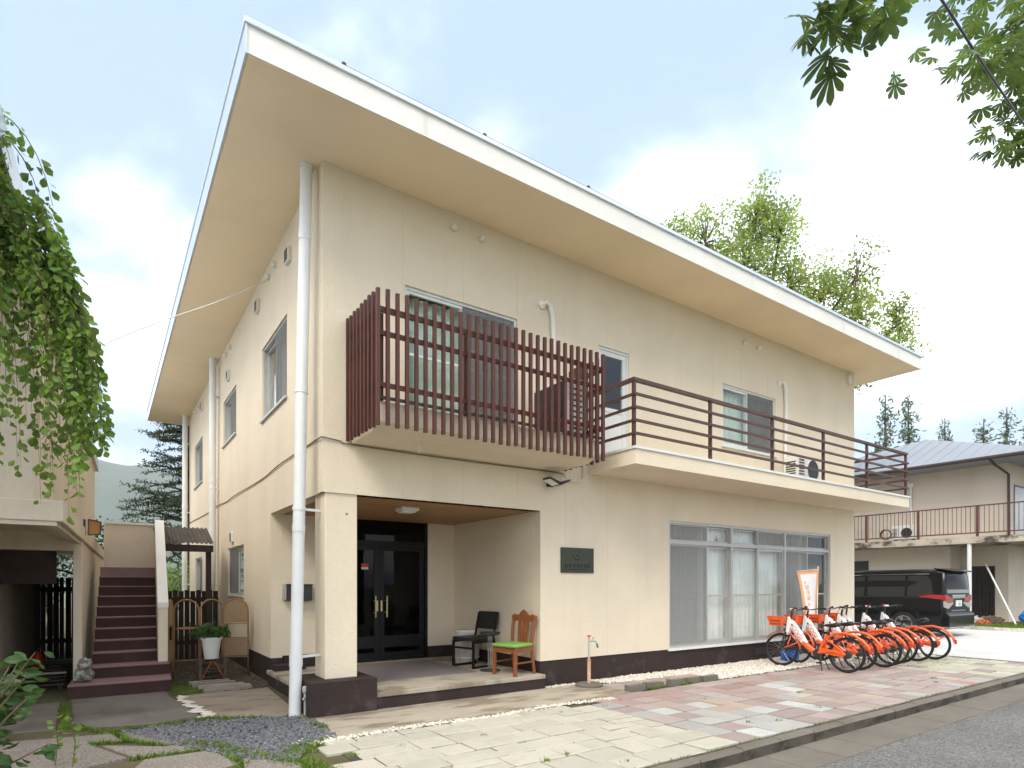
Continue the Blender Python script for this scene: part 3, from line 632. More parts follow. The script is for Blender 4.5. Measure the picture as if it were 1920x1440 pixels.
# horizontal railing, right balcony
hr = thing('bar_railing', 'brown railing of horizontal bars along the long right balcony', 'railing')
for x in (4.10, 5.80, 7.50, 9.18, 10.88, 12.66): B(x-.022, x+.022, -.972, -.928, 3.453, 4.38).build('post', 'grey_rail', hr)
for i, z in enumerate((4.40, 4.185, 4.0, 3.815, 3.63)):
    w_, h_ = (.07, .045) if i == 0 else (.035, .035)
    yo = -.95 if i == 0 else -.99
    MB().box(4.065, 12.70, yo-w_/2, yo+w_/2, z-h_/2, z+h_/2).build('bar', 'grey_rail', hr)
    B(4.065, 4.065+w_, yo+w_/2+.001, -.002, z-h_/2, z+h_/2).build('bar', 'grey_rail', hr)
    B(12.70-w_, 12.70, yo+w_/2+.001, .9, z-h_/2, z+h_/2).build('bar', 'grey_rail', hr)
B(12.638, 12.682, .86, .9, 3.453, 4.376).build('post', 'grey_rail', hr)
# downpipes
def downpipe(label, top, bot, r, brackets, to):
    t = thing('downpipe', label, 'downpipe', (bot[0], bot[1], 0), 0, 'white downpipes on the cream house')
    o = Vector((bot[0], bot[1], 0)); a = Vector(top)-o; b = Vector(bot)-o
    pts = [b.lerp(a, k/6) for k in range(7)]
    MB().tube(pts, r, 16).build('pipe', 'pipe', t, smooth=2)
    for k in (.09, .33, .58, .86): 
        p = b.lerp(a, k); q_ = b.lerp(a, k+.012); MB().tube([p, q_], r*1.08, 16).build('collar', 'pipe', t, smooth=2)
    MB().tube([a-(a-b).normalized()*.05, a], r*1.15, 16).build('socket', 'pipe', t, smooth=2)
    for z in brackets:
        p = b.lerp(a, z/a.z); MB().tube([p+Vector((0, 0, -.02)), p+Vector((0, 0, .02))], r*1.1, 16).bar(p, Vector(to)+Vector((0, 0, p.z))-o, .02, .03).build('bracket', 'pipe', t)
downpipe('white downpipe standing at the porch corner, nearest the camera', (-.13, .20, ZS), (-.29, .09, -.02), .068, (.68, 2.38), (.04, .2, 0))
downpipe('white downpipe on the side wall behind the rattan screen', (-.13, 7.45, ZS), (-.13, 7.6, -.02), .07, (1.5, 3.6, 5.6), (.0, 7.5, 0))
downpipe('white downpipe at the far back corner of the side wall', (-.14, 12.75, ZS), (-.14, 12.9, -.02), .07, (1.5, 3.6, 5.6), (.0, 12.8, 0))
cp = thing('conduit', 'short grey pipe stub with tap fitting beside the porch downpipe', 'pipe', (-.2, .0, 0))
MB().tube([(0, 0, -.05), (0, 0, .28)], .014, 8).tube([(0, 0, .2), (-.03, -.04, .2)], .014, 6).lathe([(.022, .26), (.03, .28), (.03, .33), (.012, .34)], 8).build('pipe', 'alu', cp)
# cables
def cable(name, pts, r, m, label, cat='cable'):
    P = [Vector(p) for p in pts]; out = []
    for i in range(len(P)-1):
        for k in range(6):
            t = k/6; p0 = P[max(i-1, 0)]; p1, p2 = P[i], P[i+1]; p3 = P[min(i+2, len(P)-1)]
            out.append(.5*((2*p1)+(-p0+p2)*t+(2*p0-5*p1+4*p2-p3)*t*t+(-p0+3*p1-3*p2+p3)*t**3))
    out.append(P[-1]); return tag(MB().tube(out, r, 6).build(name, m, None, smooth=True), label, cat)
cable('wall_cable', [(-.012, 13.0, 3.30), (-.014, 9.2, 3.22), (-.02, 8, 3.24), (-.012, 6.4, 3.19), (-.02, 5.6, 3.2), (-.012, 3.2, 3.17), (-.016, 2.0, 3.21), (-.012, .5, 3.21), (-.018, -.012, 3.20)], .008, 'cable_tan', 'grey brown cable sagging along the side wall')
cable('wall_cable', [(-.018, -.016, 3.20), (.2, -.014, 3.18), (.36, -.013, 3.155), (1.5, -.014, 3.145), (2.6, -.014, 3.15), (3.48, -.014, 3.155), (3.62, -.014, 3.13)], .008, 'cable_tan', 'dark cable under the left balcony on the front wall')
cable('wall_hose', [(3.55, -.03, 3.16), (3.60, -.08, 3.06), (3.85, -.06, 3.05), (3.95, -.03, 3.12), (3.96, -.03, 3.32)], .014, 'wall', 'cream cable loop below the slatted balcony corner')
cable('aerial_wire', [(0, 2.87, 6.22), (-.7, 3.05, 5.76), (-1.5, 3.3, 5.32), (-2.62, 3.65, 4.62)], .008, 'white_plastic', 'thin white wire running from the side wall to the left')
cable('overhead_cable', [(-2.2, -5.63, 4.85), (.19, -5.44, 5.11), (2.56, -5.25, 5.43), (4.93, -5.06, 5.75), (14.4, -4.3, 7.2)], .009, 'dark_metal', 'black overhead cable crossing the top right corner')
def acpipe(label, x, z, z2, bend):
    t = thing('refrigerant_pipe', label, 'pipe', (x, 0, z))
    MB().tube([(0, -.02, 0), (.05, -.06, .03), (.12, -.05, .0), (.17, -.04, -.12), (.19, -.04, -.4), (bend, -.04, z2-z)], .032, 10).build('duct', 'fascia', t, smooth=2)
    MB().lathe([(.06, .0), (.06, -.03), (.04, -.04)], 12, (0, 0, 0), 'y').build('wall_cap', 'fascia', t)
acpipe('cream pipe cover curving down beside the upper left window', 3.18, 5.57, 3.7, .16)
acpipe('cream pipe cover curving down beside the upper right window', 9.27, 5.59, 3.75, .15)
def aircon(label, loc, rz, w_=.80, d=.30, h=.56, side=False):
    t = thing('air_conditioner', label, 'air conditioner', loc, rz)
    B(-w_/2, w_/2, -d, 0, .06, h).build('casing', 'white_plastic', t, bevel=.012)
    B(-w_/2+.08, -w_/2+.13, -d+.02, -.02, 0, .059).build('foot', 'dark_metal', t); B(w_/2-.13, w_/2-.08, -d+.02, -.02, 0, .059).build('foot', 'dark_metal', t)
    MB().lathe([(.22, -d-.001), (.22, -d-.012), (.205, -d-.012), (.205, -d-.001)], 28, (.13, 0, .31), 'y').build('fan_ring', 'alu_white', t)
    MB().lathe([(.204, -d-.001), (.204, -d-.004)], 28, (.13, 0, .31), 'y').build('fan_grille', 'dark_metal', t)
    for k in range(7): B(-w_/2+.04, -w_/2+.22, -d-.006, -d+.001, .14+k*.055, .165+k*.055).build('louvre', 'dark_metal', t)
    for k in range(8): B(-w_/2-.004, -w_/2+.001, -d+.05, -.05, .12+k*(h-.2)/8, .145+k*(h-.2)/8).build('louvre', 'dark_metal', t)
    return t
aircon('white outdoor air conditioner unit with round fan on the long balcony', (9.36, -.28, 3.432), 0)
ac1 = aircon('outdoor air conditioner unit behind the brown slats', (2.98, -.44, 3.462), R(90), .74, .32, .80); B(-.34, .34, -.002, .006, .10, .76).build('coil_grille', 'dark_metal', ac1)
# flood light
t = thing('flood_light', 'black twin-head flood light under the balcony corner', 'light', (3.32, 0, 2.98))
B(-.05, .05, -.04, 0, -.05, .07).build('back_plate', 'dark_metal', t); MB().tube([(0, -.03, .0), (0, -.14, -.02)], .018, 8).build('arm', 'dark_metal', t)
for s in (-1, 1):
    hd = MB().prism([(0, -.01), (.19*s, .045), (.19*s, .02), (.02*s, -.05)], -.27, -.10, 'y').build('lamp_head', 'dark_metal', t)
    MB().add([(.03*s, -.265, -.052), (.185*s, -.265, .014), (.185*s, -.105, .014), (.03*s, -.105, -.052)], [(0, 1, 2, 3)]).build('lens', 'flag_white', hd)
t = thing('porch_lamp', 'small white square lamp on the porch ceiling', 'lamp', (1.42, .80, PO[2]))
B(-.13, .13, -.13, .13, -.05, 0).build('base', 'alu_white', t, bevel=.01); B(-.10, .10, -.10, .10, -.07, -.051).build('diffuser', 'plate_white', t, bevel=.01)
# sign plate
t = thing('name_plate', 'dark green metal name plate with emblem on the front wall', 'sign', (3.86, -.001, 1.86))
B(-.325, .325, -.022, 0, -.19, .19).build('plate', 'sign_plate', t, bevel=.004)
mb = MB()
for k in range(14):
    a0, a1 = R(150+k*14), R(150+(k+1)*14); w0 = .012+.014*math.sin(math.pi*k/14); w1 = .012+.014*math.sin(math.pi*(k+1)/14)
    mb.add([(math.cos(a)*r_-.02, -.0235, .055+math.sin(a)*r_*.8) for a, ww in ((a0, w0), (a1, w1)) for r_ in (.075, .075-ww)], [(0, 1, 3, 2)])
mb.lathe([(.016, -.022), (.016, -.0236)], 12, (.03, 0, .128), 'y'); mb.lathe([(.028, -.022), (.02, -.0236)], 3, (-.005, 0, .075), 'y')
mb.build('emblem', 'sign_print', t)
mb = MB()
for k in range(7):
    cx = -.225+.075*k; rr = random.Random(k*5+2)
    for q_ in range(3): z = -.065-.018*q_; mb.box(cx-.027, cx+.027, -.0236, -.0215, z-.0035, z+.0035)
    for q_ in range(2): xx = cx+rr.choice((-.02, -.008, .0, .012, .022)); mb.box(xx-.004, xx+.004, -.0242, -.0214, -.112, -.052)
mb.build('lettering', 'sign_print', t)
mb = MB()
for k in range(26): mb.box(-.23+.0177*k, -.23+.0177*k+.011, -.0236, -.0215, -.145, -.131)
mb.build('small_print', 'sign_print', t)
# mail box
t = thing('letter_box', 'dark grey letter box on the porch wall behind the pillar', 'letter box', (.40, PO[1]-.001, 1.36))
B(-.19, .19, -.12, 0, -.12, .12).build('body', 'dark_metal', t, bevel=.008); B(-.20, .20, -.13, 0, .121, .14).build('lid', 'dark_metal', t); B(-.235, -.195, -.1, 0, -.10, .14).build('newspaper', 'rubble', t)
B(.9, 2.45, .62, 2.3, .2, .212).build('door_mat', 'mat_grey'); tag(bpy.data.objects['door_mat'], 'grey carpet mat on the porch floor before the black door', 'mat')

# chairs ------------------------------------------------------------------
t = thing('wooden_chair', 'brown wooden chair with bright green seat on the porch', 'chair', (2.80, .16, .2), R(-76))
for sx in (-1, 1):
    MB().bar((sx*.20, -.20, 0), (sx*.20, -.19, .40), .045, .045).build('leg', 'chair_wood', t, bevel=.006)
    MB().tube([(sx*.19, .24, 0), (sx*.19, .19, .25), (sx*.19, .18, .45), (sx*.20, .21, .68), (sx*.20, .25, .84)], [.024, .024, .026, .026, .03], 8).build('leg', 'chair_wood', t, smooth=2)
    B(sx*.20-.012, sx*.20+.012, -.18, .20, .33, .40).build('apron', 'chair_wood', t); B(sx*.20-.009, sx*.20+.009, -.19, .21, .17, .19).build('stretcher', 'chair_wood', t)
B(-.19, .19, -.205, -.18, .33, .40).build('apron', 'chair_wood', t)
MB().prism([(-.22, -.24), (.22, -.24), (.235, -.1), (.21, .19), (-.21, .19), (-.235, -.1)], .405, .45).build('seat', 'green_seat', t, smooth=False, bevel=.018)
MB().prism([(-.22, .74), (-.23, .83), (-.18, .86), (-.10, .84), (-.06, .89), (0, .93), (.06, .89), (.10, .84), (.18, .86), (.23, .83), (.22, .74), (.1, .76), (-.1, .76)], .21, .24, 'y').build('crest_rail', 'chair_wood', t, bevel=.01)
for x in (-.075, 0, .075): MB().bar((x*.8, .19, .44), (x, .225, .78), .05, .014, (0, 1, 0)).build('splat', 'chair_wood', t)
t = thing('black_chair', 'black padded chair with sled legs beside the wooden chair', 'chair', (2.75, 1.18, .2), R(-78))
for sx in (-1, 1):
    MB().bar((sx*.23, -.24, 0), (sx*.23, -.24, .42), .035).bar((sx*.23, .23, .0), (sx*.23, .20, .44), .035).bar((sx*.23, -.257, .018), (sx*.23, .25, .018), .034).bar((sx*.23, -.22, .40), (sx*.23, .2, .40), .034).bar((sx*.21, .20, .43), (sx*.21, .30, .84), .03).build('side_frame', 'black_paint', t, bevel=.004)
B(-.212, .212, -.235, -.2, .29, .32).build('cross_bar', 'black_paint', t)
B(-.245, .245, -.26, .22, .42, .475).build('seat', 'saddle', t, bevel=.02)
MB().add([(-.225, .245, .58), (.225, .245, .58), (.225, .30, .86), (-.225, .30, .86), (-.225, .275, .575), (.225, .275, .575), (.225, .33, .855), (-.225, .33, .855)], [(0, 1, 2, 3), (7, 6, 5, 4), (0, 4, 5, 1), (1, 5, 6, 2), (2, 6, 7, 3), (3, 7, 4, 0)]).build('backrest', 'saddle', t, bevel=.012)
t = thing('ashtray_stand', 'small round black pedestal table between the two chairs', 'table', (2.70, .64, .2))
MB().lathe([(.155, 0), (.155, .012), (.03, .03), (.02, .04)], 24).build('foot', 'dark_metal', t, smooth=2)
for a in (0, 2.1, 4.2): MB().tube([(.03*math.cos(a), .03*math.sin(a), .03), (.03*math.cos(a), .03*math.sin(a), .53)], .009, 6).build('rod', 'chrome', t)
MB().lathe([(.04, .52), (.13, .54), (.155, .555), (.155, .575), (.12, .565), (.02, .56)], 24).build('top', 'dark_metal', t, smooth=2)
t = thing('garden_stool', 'pale carved barrel shaped stool in the porch corner', 'stool', (2.86, 1.62, .2))
MB().lathe([(.17, 0), (.2, .08), (.215, .25), (.21, .42), (.185, .5), (.17, .5)], 24).build('barrel', 'rubble', t, smooth=2)
for z in (.1, .42): MB().torus((0, 0, z), .207, .012, 24, 6, 'z').build('band', 'plaster', t)
MB().lathe([(.19, .5), (.195, .52), (.18, .545), (.02, .55)], 24).build('lid', 'plaster', t, smooth=2)
# garden tap
t = thing('garden_tap', 'standpipe garden tap with red handle on round concrete foot', 'tap', (3.80, -.34, 0))
MB().lathe([(.20, -.05), (.20, .025), (.17, .045), (.02, .05)], 28).build('foot', 'gutter', t, smooth=2)
MB().tube([(0, 0, .04), (.0, 0, .38)], .026, 10).build('sleeve', 'orange_pipe', t, smooth=2); MB().tube([(0, 0, .37), (0, 0, .385)], .031, 10).build('band', 'orange', t)
MB().tube([(0, 0, .38), (.0, 0, .70)], .016, 10).build('riser', 'alu', t, smooth=2)
MB().tube([(0, 0, .665), (.07, -.03, .665), (.10, -.045, .65), (.11, -.05, .615)], [.018, .016, .014, .014], 8).build('spout', 'alu', t, smooth=2)
MB().tube([(.11, -.05, .62), (.125, -.055, .56)], .017, 8).build('hose_coupling', 'green_plastic', t); MB().tube([(.06, -.025, .67), (.06, -.025, .72)], .01, 6).build('valve', 'alu', t)
MB().bar((-.035, 0, .735), (.035, 0, .735), .014).bar((0, -.035, .735), (0, .035, .735), .014).tube([(0, 0, .70), (0, 0, .735)], .008, 6).build('handle', 'red', t)

# ================================================================ STAIRCASE AND LEFT NEIGHBOUR
st = thing('outdoor_staircase', 'dark maroon concrete staircase with cream parapet beside the house', 'staircase')
ys = [2.75, 3.30] + [3.70+.235*i for i in range(9)]; rz_ = .163
for i, y0 in enumerate(ys):
    x0, x1 = ((-2.46, -1.28) if i == 0 else (-2.40, -1.285) if i == 1 else (-2.25, -1.435))
    z0, z1 = i*rz_, (i+1)*rz_
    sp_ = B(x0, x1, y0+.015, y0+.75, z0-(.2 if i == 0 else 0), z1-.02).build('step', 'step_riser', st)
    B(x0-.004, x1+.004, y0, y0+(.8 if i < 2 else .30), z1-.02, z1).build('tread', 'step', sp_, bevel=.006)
pz0 = ys[1]+.16
MB().prism([(pz0, .328), (pz0, 1.22), (5.75, 2.66), (6.9, 2.66), (6.9, .328)], -1.43, -1.30, 'x').build('parapet', 'wall', st, bevel=.01)
MB().prism([(pz0-.012, 1.14), (pz0-.012, 1.225), (5.745, 2.672), (6.9, 2.672), (6.9, 2.60), (5.78, 2.60)], -1.437, -1.293, 'x').build('parapet_cap', 'fascia', st, bevel=.008)
B(-2.25, -1.432, 6.78, 6.9, 1.6, 2.65).build('landing_wall', 'wall', st); B(-2.25, -1.433, 6.75, 6.93, 2.651, 2.69).build('landing_cap', 'fascia', st)
B(-2.25, -1.434, 5.58, 6.779, 1.55, 1.79).build('landing', 'step', st)

ar = R(-2.6); pv = Vector((-1.5, 3.2, 0)); st.rotation_euler.z = ar; st.location = pv-Matrix.Rotation(ar, 3, 'Z') @ pv
NB = thing('neighbour_house', 'cream neighbouring house at the left edge with open passage under it', 'house', (-2.34, 3.3, 0), R(-1.9))
# local frame: x to the right (0 = right face), y away from the camera
B(-.10, .0, 0, .30, -.1, 2.16).build('pillar', 'neigh_wall', NB, bevel=.01)
B(-.10, -.012, .301, 9, -.1, 2.16).build('passage_side_wall', 'neigh_wall', NB)
B(-5, -.20, -3.0, 8, 2.22, 4.36).build('upper_wall', 'neigh_wall', NB)
B(-5, -.48, -3.012, -2.99, 2.36, 4.3).build('siding_backing', 'siding', NB)
sb = MB()
for k in range(18): NBs = B(-5, -.50, -3.03, -3.013, 2.36+k*.11, 2.36+k*.11+.104).build('siding_board', 'siding', NB)
mb = B(-5, .03, -3.05, -2.9, 2.10, 2.30); mb.box(-.25, .03, -2.899, 7.9, 2.10, 2.30); mb.build('edge_beam', 'neigh_wall', NB, bevel=.01)
mb = B(-5, -.02, -3.03, -2.92, 2.06, 2.099); mb.box(-.10, -.02, -2.919, .0, 2.06, 2.099); mb.build('beam_lip', 'neigh_wall', NB)
B(-5, -.101, .0, .2, 1.96, 2.219).build('rear_beam', 'neigh_wall', NB)
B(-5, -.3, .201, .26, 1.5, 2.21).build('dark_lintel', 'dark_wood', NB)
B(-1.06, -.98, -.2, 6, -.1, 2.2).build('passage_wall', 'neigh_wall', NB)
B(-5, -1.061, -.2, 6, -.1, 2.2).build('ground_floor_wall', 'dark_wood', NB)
rfn = MB(); rfn.box(-6, -.14, -5.4, 8.3, 4.40, 4.56); rfn.build('roof', 'capmetal', NB)
B(-5.9, -.15, -5.38, 8.25, 4.362, 4.399).build('soffit', 'soffit', NB)
B(-.139, -.125, -5.4, 8.3, 4.34, 4.60).build('fascia', 'capmetal', NB)
# dark gate at the passage end and fence behind the stairs
gt = thing('passage_gate', 'dark slatted wooden gate in the passage under the left house', 'gate', (-2.95, 7.6, 0))
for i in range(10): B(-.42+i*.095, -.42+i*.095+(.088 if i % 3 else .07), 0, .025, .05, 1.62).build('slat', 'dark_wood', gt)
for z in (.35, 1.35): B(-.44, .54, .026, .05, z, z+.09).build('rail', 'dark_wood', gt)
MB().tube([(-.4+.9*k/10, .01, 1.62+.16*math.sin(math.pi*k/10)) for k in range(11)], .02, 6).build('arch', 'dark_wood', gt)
pt = thing('pallet_steps', 'dark wooden pallet steps in the shaded left passage', 'steps', (-2.92, 3.7, 0))
for i in range(6): B(-.33, .37, i*.16, i*.16+.11, .06+.035*i, .085+.035*i).build('plank', 'dark_wood' if i != 3 else 'wood_plank', pt)
for x in (-.28, .32): MB().prism([(0, 0), (.95, 0), (.95, .235), (0, .058)], x-.03, x+.03, 'x').build('bearer', 'dark_wood', pt)
fp = thing('fire_extinguisher', 'small red extinguisher in the shaded left passage', 'extinguisher', (-2.97, 5.4, -.02))
MB().lathe([(.06, 0), (.065, .02), (.065, .34), (.04, .4), (.02, .42)], 14).build('cylinder', 'red', fp, smooth=2); MB().tube([(0, 0, .42), (0, 0, .47), (.06, 0, .49)], .012, 6).build('valve', 'dark_metal', fp)
t = thing('wall_lantern', 'small wooden framed lantern sign on the left house wall', 'lantern', (-2.30, 3.5, 2.30))
MB().prism([(.03, -.10), (.17, -.085), (.18, .09), (.03, .12)], -.012, .012, 'y').build('face', 'lantern', t)
mb = MB()
for a, b in (((.03, -.10), (.17, -.085)), ((.17, -.085), (.18, .09)), ((.18, .09), (.03, .12)), ((.03, .12), (.03, -.10))): mb.bar((a[0], 0, a[1]), (b[0], 0, b[1]), .016, .05, (0, 1, 0))
mb.build('frame', 'bark', t); B(-.03, .0, -.02, .02, -.11, .12).build('bracket', 'dark_metal', t)
# stone figure at stair foot
t = thing('stone_figure', 'mossy grey stone figure sitting on the stairs at left', 'ornament', (-2.31, 3.10, .163)); t.scale = (.85, .85, .85)
def lump(c, r, n=10, sq=(1, 1, 1), jit=.10, seed=1):
    b = bmesh.new(); bmesh.ops.create_icosphere(b, subdivisions=3, radius=1); rr = random.Random(seed); ph = [rr.uniform(0, 6) for _ in range(6)]
    vs = []
    for v in b.verts:
        p = v.co; k = 1+jit*(math.sin(p.x*5+ph[0])*math.sin(p.y*6+ph[1])+.6*math.sin(p.z*9+ph[2])*math.sin(p.x*8+ph[3]))
        vs.append((c[0]+p.x*r*sq[0]*k, c[1]+p.y*r*sq[1]*k, c[2]+p.z*r*sq[2]*k))
    fs = [[v.index for v in f.verts] for f in b.faces]; b.free(); return MB().add(vs, fs)
lump((0, 0, .12), .13, sq=(1, .9, .95), seed=2).build('body', 'stone_fig', t, smooth=True); hd = lump((.01, -.03, .28), .10, sq=(1, .95, 1.05), jit=.16, seed=3).build('head', 'stone_fig', t, smooth=True)
lump((.01, -.125, .27), .035, sq=(1.2, .8, .9), seed=4).build('muzzle', 'stone_fig', hd, smooth=True)
for s in (-1, 1): lump((s*.07, -.11, .06), .04, sq=(.8, 1.2, 1), seed=6).build('paw', 'stone_fig', t, smooth=True)
# passage right of stairs: canopy, fence, planks, screen, pot
t = thing('passage_canopy', 'dark corrugated lean-to roof over the passage between stairs and house', 'canopy', (0, 0, 0))
n = 40; vs = []
for i in range(n+1):
    x = -1.29+.97*i/n; zz = .018*math.sin(i*2*math.pi/3.2)
    vs += [(x, 5.9, 2.28+zz), (x, 6.9, 2.66+zz)]
MB().add(vs, [(2*i, 2*i+2, 2*i+3, 2*i+1) for i in range(n)]).build('roofing_sheet', 'corrugated', t, recalc=False)
B(-1.29, -.33, 5.92, 5.98, 2.12, 2.25).build('fascia_board', 'dark_wood', t); B(-1.29, -.33, 6.8, 6.86, 2.45, 2.6).build('beam', 'wood_plank', t)
for x in (-1.25, -.40): B(x-.045, x+.045, 6.0, 6.09, -.05, 2.2).build('post', 'dark_wood', t)
t = thing('passage_fence', 'low dark wooden fence at the back of the side passage', 'fence', (0, 0, 0))
for i in range(11): B(-1.28+i*.102, -1.28+i*.102+.085, 6.45, 6.475, .0, 1.36+.02*(i % 2)).build('slat', 'dark_wood', t)
for z in (.3, 1.15): B(-1.29, -.16, 6.476, 6.50, z, z+.08).build('rail', 'dark_wood', t)
pk_ = [(-.93, 2.32, .62), (-.90, 2.50, .60), (-.96, 2.67, .60), (-1.02, 2.90, .58), (-1.04, 3.08, .55)]
pw = thing('board_walk', 'row of weathered grey planks laid across the passage', 'planks', (0, 0, 0))
for i, (x, y, w_) in enumerate(pk_): MB().prism([(x, y), (x+w_, y+random.uniform(-.03, .03)), (x+w_-.01, y+.095), (x-.01, y+.10)], -.02, .022+.004*i).build('plank', 'wood_plank', pw)
sc_ = thing('rattan_screen', 'folding rattan screen with four arched panels in the side passage', 'screen', (0, 0, 0))
def arch(a, b, kind):
    a = Vector(a); b = Vector(b); w_ = (b-a).length; d = (b-a)/w_; h = 1.27-w_/2
    pts = [a+Vector((0, 0, z)) for z in (0, .4, .8, h)] + [a+d*(w_/2*(1-math.cos(k*math.pi/10)))+Vector((0, 0, h+w_/2*math.sin(k*math.pi/10))) for k in range(1, 10)] + [b+Vector((0, 0, z)) for z in (h, .8, .4, 0)]
    MB().tube(pts, .014, 8).build('panel_frame', 'rattan', sc_, smooth=True)
    def bar(z): return MB().tube([a+Vector((0, 0, z)), b+Vector((0, 0, z))], .010, 6).build('cross_cane', 'rattan', sc_)
    nrm = d.cross(Vector((0, 0, 1)))*.006
    def web(z0, z1, ar=False):
        ps = [a+d*.01+Vector((0, 0, z0)), b-d*.01+Vector((0, 0, z0)), b-d*.01+Vector((0, 0, z1))]
        if ar: ps += [a+d*(w_/2*(1+math.cos(k*math.pi/8))*.97+.005)+Vector((0, 0, z1+(w_/2-.01)*math.sin(k*math.pi/8))) for k in range(1, 8)]
        ps += [a+d*.01+Vector((0, 0, z1))]
        n_ = len(ps); MB().add([p+nrm for p in ps]+[p-nrm for p in ps], [tuple(range(n_)), tuple(range(n_, 2*n_))[::-1]]+[(i, (i+1) % n_, n_+(i+1) % n_, n_+i) for i in range(n_)]).build('woven_panel', 'rattan_weave', sc_)
    if kind == 'woven': web(.88, h, True); bar(.86); web(.33, .62); bar(.63); bar(.31)
    else: bar(.80); bar(.3)
arch((-1.27, 3.62, -.02), (-1.19, 3.90, -.02), 'woven'); arch((-1.17, 3.92, -.02), (-.83, 3.80, -.02), 'open'); arch((-.81, 3.80, -.02), (-.47, 3.92, -.02), 'open'); arch((-.45, 3.92, -.02), (-.10, 3.78, -.02), 'woven')
MB().torus((-1.0, 3.76, .80), .14, .012, 24, 6, 'z').build('ring_shelf', 'rattan', sc_)
t = thing('log_box', 'low rustic box of twigs under the white plant pot', 'box', (-.70, 3.42, 0))
for i in range(13):
    MB().tube([(-.17+random.uniform(-.02, .02), random.uniform(-.16, .16), .04+i*.021), (.17, random.uniform(-.16, .16), .04+i*.021+random.uniform(-.02, .02))], .014, 5).build('twig', 'bark', t)
for sx in (-1, 1): MB().bar((sx*.18, -.17, 0), (sx*.02, -.17, .31), .02).build('brace', 'chair_wood', t); B(sx*.17-.02, sx*.17+.02, -.16, .16, 0, .33).build('side', 'bark', t)
t = thing('potted_plant', 'leafy green plant in a tall white pot by the rattan screen', 'potted plant', (-.70, 3.42, .335))
MB().lathe([(.10, 0), (.14, .30), (.155, .30), (.155, .335), (.13, .335), (.12, .30), (.02, .29)], 20).build('pot', 'white_plastic', t, smooth=2)
th = rng.uniform(0, 6.28, 260); rr = .25*np.sqrt(rng.uniform(0, 1, 260)); c = np.stack([rr*np.cos(th), rr*np.sin(th)*.8, .36+.20*rng.uniform(0, 1, 260)*(1.2-rr/.3)], -1)
v, f = leaves(c, .095, rng, .2, .5); npmesh('foliage', v, f, 'plant', t)
st_ = MB()
for k in range(22): a = rng.uniform(0, 6.28); st_.tube([(0.03*math.cos(a), .03*math.sin(a), .29), (.12*math.cos(a), .12*math.sin(a), .42), (.24*math.cos(a), .2*math.sin(a), .48)], .004, 4)
st_.build('stems', 'plant', t)

